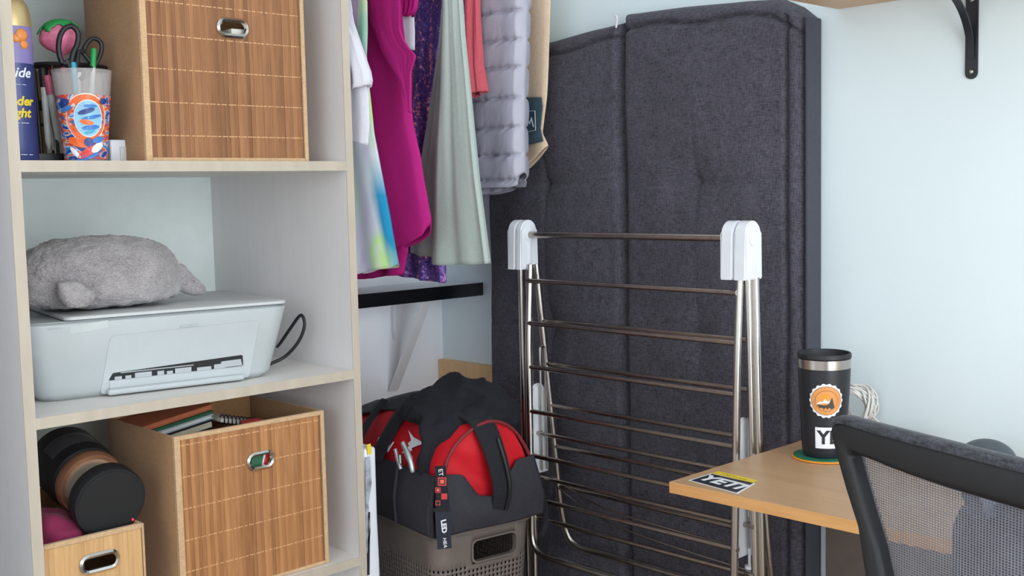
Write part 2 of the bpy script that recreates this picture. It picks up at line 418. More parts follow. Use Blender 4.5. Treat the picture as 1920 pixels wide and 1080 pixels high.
# ------------------------------------------------------------------ bookcase
XA, XB = -1.233, -.648               # inner faces
YB = -.502                           # front
T = .017
bc = thing('bookcase', 'tall pale bookcase with beige edges standing against the back wall', 'bookcase', (-.94, -.25, 0))
def panel(name, lo, hi, m, edge_side=None):
    bm = bmn(); lo = list(lo); box(bm, (lo[0], YB + .0015, lo[2]), hi)
    o = obj(name, bm, m, bc, smooth=0)
    bm = bmn(); box(bm, (lo[0], YB, lo[2]), (hi[0], YB + .0015, hi[2])); e = obj('edge_banding', bm, M['edge'], o, smooth=0)
    e['label'] = 'beige edge strip'
    return o
panel('side_panel', (XA - T, YB, 0), (XA, -.004, 2.1), M['melamine'])
panel('side_panel', (XB, YB, 0), (XB + .016, -.004, 2.1), M['melamine'])
Z1, Z2, Z3 = 1.2745, .889, .533
for z in (Z1, Z2, Z3, .09, 1.66, 2.1): panel('shelf', (XA, YB, z - T), (XB, -.009, z), M['melamine_h'])
bm = bmn(); box(bm, (XA, -.009, .09), (XB, -.004, 2.1)); obj('back_panel', bm, M['backboard'], bc, smooth=0)['label'] = 'white back board'

# ------------------------------------------------------------------ bamboo boxes
def handle(parent, c, w, h, hole_depth=.0, behind=None):
    bm = bmn()
    o_, i_ = rrect(w, h, h * .48, 8), rrect(w - .014, h - .014, (h - .014) * .48, 8)
    prof = ((o_, 0), (o_, -.003), ([(a * .5 + c_ * .5, b * .5 + d * .5) for (a, b), (c_, d) in zip(o_, i_)], -.0062), (i_, -.004), (i_, .002))
    rings = [[Vector(c) + Vector((x, d, z)) for x, z in ring] for ring, d in prof]
    loft(bm, rings, cap=False)
    return obj('handle_ring', bm, M['chrome'], parent)
def wall_with_hole(bm, x0, x1, z0, z1, y, t, c, w, h):
    """front board with an oval hand hole"""
    ring = rrect(w, h, h * .48, 8); n = len(ring)
    outer = []
    for x, z in ring:
        # push to the rectangle boundary
        X = c[0] + x; Zz = c[2] + z
        dx, dz = x, z
        ts = []
        if dx > 1e-9: ts.append((x1 - c[0]) / dx)
        if dx < -1e-9: ts.append((x0 - c[0]) / dx)
        if dz > 1e-9: ts.append((z1 - c[2]) / dz)
        if dz < -1e-9: ts.append((z0 - c[2]) / dz)
        k = min(ts); outer.append((c[0] + dx * k, c[2] + dz * k))
    # snap nearest to corners
    for cx, cz in ((x0, z0), (x0, z1), (x1, z0), (x1, z1)):
        i = min(range(n), key=lambda i: (outer[i][0] - cx) ** 2 + (outer[i][1] - cz) ** 2); outer[i] = (cx, cz)
    A = [[Vector((x, yy, z)) for x, z in outer] for yy in (y, y + t)]
    Bq = [[Vector((c[0] + x, yy, c[2] + z)) for x, z in ring] for yy in (y + t, y)]
    loft(bm, [A[0], A[1], Bq[0], Bq[1], A[0]], cap=False)
    bmesh.ops.remove_doubles(bm, verts=bm.verts, dist=1e-6)
def bamboo_box(label, x0, x1, y0, y1, z0, z1, hc, hw, hh, m, frame=.011):
    t = thing('storage_box', label, 'box', ((x0 + x1) / 2, (y0 + y1) / 2, z0))
    cx, cz = hc
    bm = bmn(); wall_with_hole(bm, x0 + frame, x1 - frame, z0 + .006, z1 - .007, y0, .007, (cx, 0, cz), hw - .008, hh - .008)
    obj('bamboo_front', bm, m, t, smooth=30)['label'] = 'slatted bamboo front'
    bm = bmn(); e = .0025                        # cloth trim round the front
    for lo, hi in (((x0, y0 - e, z0), (x0 + frame, y0 + .007, z1)), ((x1 - frame * .7, y0 - e, z0), (x1, y0 + .007, z1)), ((x0 + frame, y0 - e * .9, z1 - .008), (x1 - frame * .7, y0 + .007, z1)), ((x0 + frame, y0 - e * .9, z0), (x1 - frame * .7, y0 + .007, z0 + .006))): box(bm, lo, hi, .0012, 1)
    obj('front_trim', bm, M['tan_trim'], t)['label'] = 'pale tan binding'
    bm = bmn()
    for lo, hi in (((x0, y0 + .007, z0), (x0 + .005, y1, z1)), ((x1 - .005, y0 + .007, z0), (x1, y1, z1)), ((x0 + .005, y1 - .005, z0), (x1 - .005, y1, z1)), ((x0 + .005, y0 + .007, z0), (x1 - .005, y1 - .005, z0 + .005))):
        box(bm, lo, hi, .0018)
    bmesh.ops.subdivide_edges(bm, edges=[e_ for e_ in bm.edges if e_.calc_length() > .1], cuts=6, use_grid_fill=True)
    for v in bm.verts:
        if y0 + .03 < v.co.y < y1 - .01 and (v.co.x < x0 + .02 or v.co.x > x1 - .02): v.co.x += .004 * nz(v.co.y * 9, v.co.z * 9, x0)
    obj('cloth_body', bm, M['tan'], t)['label'] = 'brown cloth sides'
    handle(t, (cx, y0 - .0002, cz), hw, hh)
    return t
yb = -.47
p0, p1, hc = on_y(280, 150, yb), on_y(566, 150, yb), on_y(436, 53, yb)
bamboo_box('large bamboo fronted box on the upper shelf beside the pen cup', p0.x - .012, p1.x + .008, yb, yb + .205, Z1 + .0005, Z1 + .315, (hc.x, hc.z), .062, .034, M['bamboo'])
yb = -.486
p0, p1, hc = on_y(325, 823, yb), on_y(606, 767, yb), on_y(488, 863, yb)
LB = (p0.x, p1.x, yb, p0.z + .003)
bamboo_box('large open bamboo fronted box full of books on the lower shelf', p0.x, p1.x, yb, yb + .25, Z3 + .0005, p0.z + .003, (hc.x, hc.z), .056, .033, M['bamboo_b'])
yb = -.482
p0, p1, hc = on_y(86, 1021, yb), on_y(269, 987, yb), on_y(186, 1053, yb)
SB = (XA + .003, p1.x, yb, p0.z)
bamboo_box('small pale bamboo box on the lower shelf holding the black lantern', XA + .003, p1.x, yb, yb + .36, Z3 + .0005, p0.z - .001, (hc.x, hc.z), .066, .033, M['bamboo_pale'], .005)

# things in the lower box: books leaning on edge
def book(label, c, w, h, t, rx, rz, cover, pages, ry=0, name='book', cat='book'):
    """a book with spine along x: w long (x), h deep, t thick"""
    L = Vector(c); th = thing(name, label, cat, L, )
    M4 = Matrix.Translation(L) @ Matrix.Rotation(rz, 4, 'Z') @ Matrix.Rotation(ry, 4, 'Y') @ Matrix.Rotation(rx, 4, 'X')
    bm = bmn(); box(bm, (-w / 2, -h / 2, -t / 2), (w / 2, h / 2, -t / 2 + .0022), .0006, 1, M4); box(bm, (-w / 2, -h / 2, t / 2 - .0022), (w / 2, h / 2, t / 2), .0006, 1, M4)
    box(bm, (-w / 2, h / 2 - .002, -t / 2 + .0022), (w / 2, h / 2, t / 2 - .0022), 0, 1, M4)
    obj('cover', bm, cover, th)
    bm = bmn(); box(bm, (-w / 2 + .003, -h / 2 + .003, -t / 2 + .0022), (w / 2 - .003, h / 2 - .002, t / 2 - .0022), 0, 1, M4); obj('pages', bm, pages, th)
    return th
bx, by, bz = (LB[0] + LB[1]) / 2, LB[2], LB[3]
def bookpts(label, pts, y, yd, dz, cover, pages):
    """book whose top edge shows: the two px ends of its upper near edge, on the plane y"""
    a, b = on_y(*pts[0], y), on_y(*pts[1], y)
    d = (b - a); ang = math.atan2(d.z, d.x); w = d.length
    nrm = Vector((-math.sin(ang), 0, math.cos(ang)))
    c = (a + b) / 2 - nrm * dz / 2 + Vector((0, yd / 2, 0))
    return book(label, c, w, yd, dz, 0, 0, cover, pages, -ang)
def off(k): return ((263, 802 + k), (400, 757 + k))
bookpts('orange hardback tilted on top of the books in the lower box', off(0), -.345, .10, .0098, M['orange'], M['orange'])
bookpts('green covered notebook under the orange hardback in the lower box', off(12.5), -.350, .10, .0045, M['green_c'], M['green_c'])
bookpts('pale blue notebook under the green one in the lower box', off(19), -.355, .10, .0085, M['blue_pages'], M['paper'])
bookpts('thick cream paged book lowest of the tilted books in the lower box', off(30), -.360, .10, .015, M['black'], M['cream'])
# spiral notebook
a, b = on_y(413, 779, -.36), on_y(478, 786, -.36)
sn = thing('spiral_notebook', 'white spiral bound notebook lying right of the tilted books in the box', 'notebook', b)
d = (b - a).normalized(); up_ = Vector((0, 0, 1))
bm = bmn(); box(bm, (0, -.006, -.012), ((b - a).length + .010, .10, -.004), .001, 1, axes(a, d, (0, 1, 0))); obj('pages', bm, M['paper'], sn)
bm = bmn()
for k in range(9):
    c = a + d * (.004 + k * (b - a).length / 9)
    tube(bm, [c + Vector((0, math.cos(q) * .008, math.sin(q) * .009 - .007)) for q in [2 * PI * j / 14 for j in range(15)]], .0011, 6)
obj('spiral_wire', bm, M['black'], sn)
a, b = on_y(466, 786, -.44), on_y(497, 788, -.44)
bm = bmn(); box(bm, (a.x, -.44, a.z - .03), (b.x, -.41, a.z - .006), .002)
tag(obj('card_pack', bm, M['p_red'], None, a - Vector((0, 0, .03))), 'small reddish card pack right of the spiral notebook in the box', 'box')
bm = bmn(); box(bm, (LB[0] + .02, -.455, bz - .05), (LB[1] - .08, -.43, bz - .022), .004)
tag(obj('pencil_case', bm, M['black'], None, (bx, -.44, bz - .05)), 'dark pencil case behind the front edge of the lower box', 'case')

fx = on_y(492, 863, -.47)
fb = thing('booklet', 'green and red booklet seen through the hand hole of the lower box', 'booklet', (fx.x, -.466, Z3 + .006))
bm = bmn(); box(bm, (fx.x - .085, -.472, Z3 + .0062), (fx.x + .085, -.468, fx.z + .022), .0006); obj('cover', bm, M['green_c'], fb)
bm = bmn(); prism(bm, [(fx.x - .004, -.4722, fx.z - .02), (fx.x + .03, -.4722, fx.z - .02), (fx.x + .035, -.4722, fx.z + .018), (fx.x + .008, -.4722, fx.z + .018)], (0, -.0004, 0)); obj('red_print', bm, M['p_red'], fb, smooth=0)
bm = bmn(); prism(bm, [(fx.x - .007, -.4722, fx.z - .02), (fx.x - .004, -.4722, fx.z - .02), (fx.x + .008, -.4722, fx.z + .018), (fx.x + .004, -.4722, fx.z + .018)], (0, -.0004, 0)); obj('white_stripe', bm, M['decal_w'], fb, smooth=0)
ux = on_y(436, 53, -.45)
bm = bmn(); box(bm, (ux.x - .006, -.456, Z1 + .006), (ux.x + .10, -.41, ux.z - .001), .002); tag(obj('paper_pack', bm, M['paper'], None, (ux.x + .04, -.43, Z1 + .006)), 'white paper pack seen through the hand hole of the upper box', 'paper')
# plum cloth + lantern in the small box
pc = Vector((-1.178, -.405, .612))
bm = bmn(); bmesh.ops.create_icosphere(bm, subdivisions=5, radius=1)
for v in bm.verts:
    p = v.co.copy(); s = lambda a: math.copysign(abs(a) ** .55, a)
    q = Vector((s(p.x) * .036, s(p.y) * .060, s(p.z) * .084))
    q.z += .018 * (p.y > 0) * p.y; q += p * (.010 * nz(q.x * 30, q.y * 22, q.z * 24)) ; q.z -= .004 * math.exp(-((q.y + .045) / .006) ** 2)
    v.co = pc + q + Vector((0, .012, .015))
tag(obj('folded_cloth', bm, M['plum'], None, pc + Vector((0, 0, -.06))), 'plum cloth stuffed in the small bamboo box under the lantern', 'cloth')
lc = on_y(206, 941, -.462); lb = on_y(124, 864, -.27)
ax = (lb - lc).normalized()
lt = thing('lantern', 'black lantern with copper ring lying in the small bamboo box', 'lantern', lc)
bm = bmn(); lathe(bm, [(.057, -.004), (.059, 0), (.059, .022), (.056, .025), (.04, .027)], lc, ax); obj('base_cap', bm, M['black'], lt)
bm = bmn(); lathe(bm, [(.053, -.0048), (.053, -.0035)], lc, ax); obj('base_pad', bm, M['rubber'], lt)
bm = bmn(); lathe(bm, [(.042, .026), (.040, .05), (.043, .064), (.047, .078)], lc, ax); obj('lens', bm, plain('chrome_neck', (206, 200, 186), .22, .7), lt)['label'] = 'chrome reflector neck'
bm = bmn(); lathe(bm, [(.044, .074), (.053, .074), (.0555, .080), (.0555, .092), (.053, .096), (.044, .096)], lc, ax); obj('copper_ring', bm, M['copper'], lt)['label'] = 'copper ring'
bm = bmn(); lathe(bm, [(.05, .094), (.0565, .10), (.059, .12), (.059, .205), (.055, .215), (.03, .219)], lc, ax); obj('barrel', bm, M['black'], lt)
bm = bmn(); lathe(bm, [(.0594, .125), (.0598, .127), (.0598, .17), (.0594, .172)], lc, ax, 48, False)
u_, w_ = frame_of(ax)
for f in [f for f in bm.faces if (f.calc_center_median() - lc - ax * (f.calc_center_median() - lc).dot(ax)).normalized().dot(Vector((-.2, -.3, .93)).normalized()) < .75]: bm.faces.remove(f)
obj('side_window', bm, plain('smoke_window', (62, 62, 68), .25), lt)
dv_ = ray(249, 974); o_ = lc - ax * .0048; q = CAM + dv_ * ((o_ - CAM).dot(ax) / dv_.dot(ax))
bm = bmn(); bmesh.ops.create_uvsphere(bm, u_segments=10, v_segments=8, radius=.0022); bmesh.ops.translate(bm, verts=bm.verts, vec=q); obj('indicator_light', bm, M['led'], lt)['label'] = 'red indicator light'

# ------------------------------------------------------------------ printer
PA = math.radians(-9.4)
PU = Vector((math.cos(PA), math.sin(PA), 0)); PW = Vector((-math.sin(PA), math.cos(PA), 0))
PO = Vector((-.99, -.418, Z2 + .0005))
def P(a, b, c): return PO + PU * a + PW * b + Vector((0, 0, c))
pr = thing('printer', 'white inkjet printer sitting on the middle shelf', 'printer', PO)
def prect(w0, w1, d0, d1, z, r, k=6):
    pts = rrect(w1 - w0, d1 - d0, r, k); cx, cy = (w0 + w1) / 2, (d0 + d1) / 2
    return [P(cx + x, cy + y, z) for x, y in pts]
bm = bmn()
loft(bm, [prect(-.188, .198, .012, .29, 0, .03), prect(-.197, .208, .002, .298, .012, .03), prect(-.214, .236, -.012, .302, .118, .032), prect(-.216, .2375, -.012, .302, .126, .03), prect(-.2135, .235, -.008, .30, .1285, .03)])
body = obj('body', bm, M['white_pr'], pr, smooth=50)
bm = bmn(); loft(bm, [prect(-.206, .227, .0, .292, .1285, .024), prect(-.206, .227, .0, .292, .1297, .024)]); obj('control_strip', bm, M['grey_pr'], pr)
bm = bmn(); loft(bm, [prect(-.150, .2335, -.007, .296, .1310, .014), prect(-.151, .2345, -.009, .297, .132, .014), prect(-.151, .2345, -.009, .297, .1362, .014), prect(-.149, .2325, -.007, .295, .1375, .014)]); obj('scanner_lid', bm, M['lid_pr'], pr, smooth=50)['label'] = 'light grey scanner lid'
# front details lie on the leaning front face
def PF(a, c, out=0):
    """point on the front face: a across, c height"""
    return P(a, .002 - .014 * (max(0, c - .012) / .106) - out, c)
def front_poly(bm, pts, out0, out1): 
    A = [PF(a, c, out0) for a, c in pts]; Bq = [PF(a, c, out1) for a, c in pts]
    loft(bm, [A, Bq])
def pf_px(u, v):
    d = ray(u, v); n_ = PW; o = PF(0, .06); t = (o - CAM).dot(n_) / d.dot(n_); q = CAM + d * t - PO
    return (q.dot(PU), q.z)
def rpoly(pts, r, k=5):
    P3 = [Vector((a, b, 0)) for a, b in pts]; out = []
    for i in range(len(P3)):
        a, b, c = P3[i - 1], P3[i], P3[(i + 1) % len(P3)]
        s, e = b + (a - b).normalized() * r, b + (c - b).normalized() * r
        for j in range(k + 1):
            t = j / k; q = s * (1 - t) ** 2 + b * 2 * t * (1 - t) + e * t * t; out.append((q.x, q.y))
    return out
door = [pf_px(*q) for q in ((190, 745), (205, 629), (485, 599), (470, 690))]
door[0] = (door[0][0], .004); door[3] = (door[3][0], .004)
dr = rpoly(door, .008)
inn = [((a - sum(q[0] for q in dr) / len(dr)) * .994 + sum(q[0] for q in dr) / len(dr), (c - .05) * .985 + .05) for a, c in dr]
bm = bmn(); loft(bm, [[PF(a, c, -.001) for a, c in dr], [PF(a, c, .0008) for a, c in dr], [PF(a, c, .0008) for a, c in inn], [PF(a, c, -.001) for a, c in inn], [PF(a, c, -.001) for a, c in dr]], cap=False)
obj('seam_line', bm, M['grey_pr'], pr, smooth=0)
bm = bmn(); front_poly(bm, inn, -.002, .0004); obj('front_door', bm, M['white_pr'], pr, smooth=30)
sl = [pf_px(*q) for q in ((206, 744), (212, 702), (455, 664), (458, 700))]
sl[0] = (sl[0][0], .004); sl[3] = (sl[3][0] , .004)
top0, top1 = pf_px(210, 700), pf_px(458, 665)
slot = rpoly([(sl[0][0], .026), (sl[1][0], top0[1]), (sl[2][0], top1[1]), (sl[3][0], .026)], .003)
bm = bmn(); front_poly(bm, slot, -.001, .0014); obj('output_slot', bm, M['dark'], pr, smooth=0)['label'] = 'dark paper slot'
x0, x1 = sl[0][0], sl[3][0]
bm = bmn()
tz = (top0[1] + top1[1]) / 2
random.seed(4)
xx = x0 + .01
while xx < x1 - .05:
    w = random.uniform(.006, .03); hh = random.uniform(.002, .006)
    front_poly(bm, [(xx, tz - .016), (xx, tz - .016 + hh + .003), (xx + w, tz - .016 + hh + .003), (xx + w, tz - .016)], .0014, .0019); xx += w + random.uniform(.002, .012)
front_poly(bm, [(x0 + .02, tz - .0055), (x0 + .02, tz - .004), (x1 - .09, tz - .004), (x1 - .09, tz - .0055)], .0014, .0019)
front_poly(bm, [(x1 - .045, .027), (x1 - .04, tz - .004), (x1 - .005, tz - .003), (x1 - .002, .027)], .0014, .002)
obj('roller_guides', bm, M['grey_pr'], pr, smooth=0)
bm = bmn(); front_poly(bm, [(x0 + .001, .003), (x0 + .0015, tz - .017), (x1 - .002, tz - .017), (x1 - .001, .003)], .0014, .003); obj('slot_floor', bm, M['white_pr'], pr, smooth=0)
bm = bmn()
A0 = P(x0 - .002, -.006, .004)
box(bm, (x0 - .004, -.012, .002), (x1 - .002, .004, .0125), .004, 3, axes(PO, PU, PW)); obj('paper_tray', bm, M['white_pr'], pr, smooth=50)
q = pf_px(352, 610)
bm = bmn(); front_poly(bm, [(q[0] - .016, q[1] - .0015), (q[0] - .014, q[1] + .0025), (q[0] + .014, q[1] + .0025), (q[0] + .016, q[1] - .0015)], -.001, .002); obj('latch', bm, M['grey_pr'], pr)
q0, q1 = pf_px(128, 618), pf_px(200, 606)
bm = bmn(); front_poly(bm, [(q0[0], q0[1] - .007), (q0[0], q0[1] + .006), (q1[0], q1[1] + .006), (q1[0], q1[1] - .007)], -.001, .0006); obj('label_sticker', bm, plain('pale_sticker', (194, 201, 201), .5), pr)
bm = bmn()
for k in range(4):
    zc = (q0[1] + q1[1]) / 2
    front_poly(bm, [(-.178 + k * .006, zc + .0005), (-.178 + k * .006, zc + .0022), (-.174 + k * .006, zc + .0022), (-.174 + k * .006, zc + .0005)], .0006, .0009)
obj('sticker_print', bm, M['grey_pr'], pr, smooth=0)
# cable
cp = [on_y(505, 683, -.36), on_y(535, 668, -.37), on_y(560, 640, -.39), on_y(571, 610, -.40), on_y(564, 591, -.39), on_y(545, 615, -.36), on_y(528, 640, -.33), on_y(520, 650, -.30)]
cp[0].z = max(cp[0].z, Z2 + .004); cp[1].z = max(cp[1].z, Z2 + .006)
bm = bmn(); tube(bm, smooth_path(cp), .0032, 10); tag(obj('power_cable', bm, M['black'], None, cp[1]), 'black cable looping up beside the white printer', 'cable')

# ------------------------------------------------------------------ plush seal
plc = P(-.085, .10, .142)
def blob(bm, c, r, rot=None, sub=4):
    res = bmesh.ops.create_icosphere(bm, subdivisions=sub, radius=1)
    M4 = Matrix.Translation(Vector(c)) @ (rot or Matrix.Identity(4)) @ Matrix.Diagonal((*r, 1))
    bmesh.ops.transform(bm, matrix=M4, verts=res['verts']); return res['verts']
pz = PO.z + .1375
ps = thing('plush_seal', 'fluffy grey seal plush lying on the printer lid', 'plush toy', (-1.06, -.33, pz))
bm = bmn()
rz = Matrix.Rotation(PA, 4, 'Z')
yy = -.32
cc = on_y(196, 512, yy)
bmesh.ops.create_icosphere(bm, subdivisions=6, radius=1)
for v in bm.verts:
    p = v.co.copy()
    a = abs(p.z); s = lambda t, e: math.copysign(abs(t) ** e, t)
    x = s(p.x, .72) * .140; y = s(p.y, .85) * .088
    z = (s(p.z, .72) * .078) if p.z > 0 else s(p.z, .5) * .044
    z *= 1 - .12 * max(0, -p.x) ** 2
    q = Vector((x, y, z)); q = rz @ q
    v.co = Vector((cc.x, yy + .03, pz + .046)) + q
bodyo = obj('body', bm, M['fur'], ps, smooth=180)
def fin(name, pts, y, th, bulge=1):
    """soft fin from a px outline on the plane y"""
    w = [on_y(u, v, y) for u, v in pts]
    bm = bmn(); c = sum(w, Vector()) / len(w); n = len(w)
    w = smooth_path(w + [w[0]], 5)[:-1]
    rings = []
    for s, d in ((1, 0), (.93, .6), (.7, .92), (.35, 1)):
        rings.append([c + (p - c) * s + Vector((0, -th * d, 0)) for p in w])
    back_ = [[Vector((q.x, 2 * y - q.y, q.z)) for q in r] for r in rings[::-1]]
    loft(bm, back_ + rings[1:]); return obj(name, bm, M['fur'], ps, smooth=180)
fin('tail_fin', ((318, 498), (338, 494), (356, 512), (384, 541), (378, 553), (352, 553), (330, 541), (318, 530)), -.33, .016)
f2 = fin('flipper', ((106, 530), (150, 528), (174, 552), (168, 571), (142, 579), (124, 571), (110, 552)), -.385, .012)
def displace(o, strength, scale, seed_name, kind='CLOUDS', sub=0):
    if sub:
        s = o.modifiers.new('sub', 'SUBSURF'); s.levels = s.render_levels = sub
    t = bpy.data.textures.new(seed_name, kind); t.noise_scale = scale
    if kind == 'CLOUDS': t.noise_depth = 3
    d = o.modifiers.new('disp', 'DISPLACE'); d.texture = t; d.strength = strength; d.mid_level = .5; d.texture_coords = 'LOCAL'
for o in (bodyo, *[c for c in ps.children if c is not bodyo]): displace(o, .012, .028, 'fluff'); displace(o, .006, .005, 'fluff_fine')

# ------------------------------------------------------------------ top shelf: can, cup, pens
cc = Vector((-1.199, -.405, Z1))
can = thing('spray_can', 'tall navy and gold spray can at the left end of the upper shelf', 'can', cc)
r = .0295
bm = bmn(); lathe(bm, [(r * .96, 0), (r, .003), (r, .178)], cc); obj('can_body', bm, M['can_blue'], can)
bm = bmn(); lathe(bm, [(r * 1.002, .150), (r * 1.006, .151), (r * 1.006, .205), (r * 1.002, .206)], cc); obj('flower_band', bm, M['can_lilac'], can)['label'] = 'lilac upper band'
bm = bmn(); lathe(bm, [(r, .205), (r, .212), (r * .97, .225), (r * .85, .240), (r * .6, .252), (r * .3, .258), (.001, .26)], cc); obj('gold_cap', bm, M['can_gold'], can, smooth=60)['label'] = 'gold cap'
def wrap_text(s, size, c, r, ang, z, m, name, parent, offset=0, shear=0, depth=.0004):
    bm = text_bm(s, size, depth, offset, 1, shear)
    for v in bm.verts:
        a = ang + v.co.x / r; rr = r + .0004 + v.co.z
        v.co = Vector((c.x + rr * math.cos(a), c.y + rr * math.sin(a), c.z + z + v.co.y))
    return obj(name, bm, m, parent, smooth=0)
va = math.atan2(CAM.y - cc.y, CAM.x - cc.x)       # direction to the viewer round the can
wrap_text('ide', .021, cc, r, va + .45, .135, M['decal_w'], 'script_print', can, .0003, .3)
wrap_text('nder', .019, cc, r, va + .34, .092, M['yellow'], 'gold_print', can, .0006, .2)
wrap_text('ight', .019, cc, r, va + .27, .074, M['yellow'], 'gold_print', can, .0006, .2)
wrap_text('---- ---', .007, cc, r, va + .3, .118, M['decal_w'], 'small_print', can)
wrap_text('-- ----', .009, cc, r, va + .3, .060, M['decal_w'], 'small_print', can)
wrap_text('--- --', .010, cc, r, va + .45, .012, M['decal_w'], 'small_print', can)
bm = bmn()
for a0, z0, s in ((.5, .192, .010), (.25, .187, .007), (.62, .178, .007)):
    a = va + a0; c0 = cc + Vector((r * 1.0 * math.cos(a), r * math.sin(a), z0)); blob(bm, c0, (s * .4, s, s), Matrix.Rotation(a, 4, 'Z'), 2)
obj('flower_print', bm, plain('flower_orange', (226, 140, 66), .4), can)

# pen cup with printed wrap
yc = -.425
cl, cr = on_y(124, 297, yc), on_y(198, 297, yc); tl, tr = on_y(100, 133, yc), on_y(206, 133, yc)
cb = Vector(((cl.x + cr.x) / 2, yc, Z1)); r0 = (cr.x - cl.x) / 2 * .97; r1 = (tr.x - tl.x) / 2 * .99; hc_ = (tl.z + tr.z) / 2 - Z1
cup = thing('plastic_cup', 'clear plastic cup with loud orange and blue print at the upper shelf front', 'cup', cb)
def rz_(h): return r0 + (r1 - r0) * h / hc_
bm = bmn(); lathe(bm, [(r0 * .3, 0), (r0, 0), (r0 + .0, .001), (r1, hc_ - .002), (r1 + .0012, hc_), (r1 - .001, hc_), (r0 - .0015, .003), (r0 * .3, .003)], cb, cap=True); obj('cup_wall', bm, M['clear'], cup)
bm = bmn(); hs = [.004 + (hc_ * .72 - .004) * k / 8 for k in range(9)]
lathe(bm, [(rz_(h) + .0006, h) for h in hs], cb, n=64, cap=False); obj('printed_wrap', bm, M['cup_print'], cup)
def cup_pt(a, h, out): rr = rz_(h) + out; return Vector((cb.x + rr * math.cos(a), cb.y + rr * math.sin(a), cb.z + h))
va = math.atan2(CAM.y - cb.y, CAM.x - cb.x)
def cup_shape(pts, out, m, name):
    """pts: (across, height) metres round the face of the cup"""
    bm = bmn(); n = len(pts); 
    A = [cup_pt(va + x / .04, h, out) for x, h in pts]; c = (sum(p[0] for p in pts) / n, sum(p[1] for p in pts) / n)
    vs = [bm.verts.new(q) for q in A]; cv = bm.verts.new(cup_pt(va + c[0] / .04, c[1], out + .0003))
    for i in range(n): bm.faces.new((vs[i], vs[(i + 1) % n], cv))
    return obj(name, bm, m, cup, smooth=0)
def ell(cx, cz, a, b, n=28, rot=0): return [(cx + a * math.cos(t) * math.cos(rot) - b * math.sin(t) * math.sin(rot), cz + a * math.cos(t) * math.sin(rot) + b * math.sin(t) * math.cos(rot)) for t in [2 * PI * k / n for k in range(n)]]
cup_shape(ell(.004, .068, .0335, .038), .0010, M['decal_w'], 'ring_outline')
cup_shape(ell(.004, .068, .032, .0365), .0014, M['p_orange'], 'orange_ring')
cup_shape(ell(.007, .067, .0225, .029), .0018, M['decal_w'], 'ring_inner_line')
cup_shape(ell(.007, .067, .0212, .0278), .0022, M['p_lb'], 'ring_picture')
for k, (cx, cz, a, b, rot, mm) in enumerate(((.004, .078, .013, .004, .3, 'p_navy'), (.012, .069, .016, .0028, .2, 'p_blue'), (.004, .061, .011, .004, -.2, 'p_orange'), (.010, .053, .014, .004, .1, 'p_blue'), (.010, .086, .010, .003, 0, 'p_blue'), (.008, .046, .009, .003, .3, 'pen_teal'))):
    cup_shape(ell(cx, cz, a, b, 16, rot), .0026, M[mm], 'ring_detail')
for k, (cx, cz, a, b, rot, mm) in enumerate(((-.012, .030, .018, .007, -.3, 'p_orange'), (.006, .016, .022, .006, .5, 'p_red'), (.020, .022, .012, .006, .6, 'decal_w'), (-.018, .014, .012, .004, -.8, 'decal_w'), (.006, .030, .008, .007, 0, 'p_navy'), (.022, .034, .010, .005, .3, 'p_blue'), (.002, .007, .022, .004, .3, 'p_blue'), (-.026, .082, .010, .004, .3, 'p_blue'), (.030, .094, .006, .005, .2, 'p_navy'), (-.028, .092, .008, .006, 0, 'p_navy'))):
    cup_shape(ell(cx, cz, a, b, 18, rot), .0030 + .0003 * (k % 3), M[mm], 'wrap_detail')

# black wire pen holder behind the cup, with tray foot
yh = -.33
hl, hr = on_y(70, 200, yh), on_y(200, 200, yh); htop = on_y(72, 122, yh).z
hb = Vector(((hl.x + hr.x) / 2, yh, Z1)); hw_ = (hr.x - hl.x) / 2
ph = thing('pen_holder', 'black wire pen holder standing behind the printed cup', 'pen holder', hb)
bm = bmn(); hz = htop - Z1
rim = lambda z, k=1: [hb + Vector((hw_ * k * math.cos(t), .036 * k * math.sin(t), z)) for t in [2 * PI * q / 40 for q in range(40)]]
def rim_tube(bm, z, rr, k=1): 
    p = rim(z, k); tube(bm, p + [p[0]], rr, 8, False)
rim_tube(bm, hz, .004); rim_tube(bm, .006, .004, .92)
def tilt_rim(bm):
    p = [q + Vector((0, 0, .008 * math.sin(2 * PI * i / 40))) for i, q in enumerate(rim(hz))]; tube(bm, p + [p[0]], .004, 8, False)
for i in (1, 7, 13, 19, 25, 31, 37):
    t = 2 * PI * i / 40; tube(bm, [hb + Vector((hw_ * .92 * math.cos(t), .033 * math.sin(t), .006)), hb + Vector((hw_ * math.cos(t), .036 * math.sin(t), hz))], .003 if i in (19, 1, 37, 25) else .0022, 8)
obj('wire_frame', bm, M['black'], ph)
bm = bmn(); loft(bm, [rim(.0, .95), rim(.008, .95)]); obj('holder_base', bm, M['black'], ph)
tx0, tx1 = on_y(62, 290, -.36).x, on_y(222, 290, -.36).x
bm = bmn(); box(bm, (tx0, -.375, Z1 + .0003), (tx1, -.372 + .004, Z1 + .016), .001); box(bm, (tx0, -.375, Z1 + .0003), (tx1, -.295, Z1 + .003), .001); obj('tray_foot', bm, M['black'], ph)
def pen(label, a, b, r, m, tip=None, cat='pen', name='pen'):
    """a, b: world points bottom, top"""
    a, b = Vector(a), Vector(b); t = thing(name, label, cat, a); d = (b - a).normalized(); L = (b - a).length
    bm = bmn(); lathe(bm, [(r * .35, 0), (r, .012), (r, L - .004), (r * .8, L)], a, d, 16); obj('barrel', bm, m, t)
    bm = bmn(); lathe(bm, [(r * 1.12, L - .03), (r * 1.12, L - .002), (r * .8, L + .001)], a, d, 16); obj('pen_cap', bm, tip or m, t)
    return t
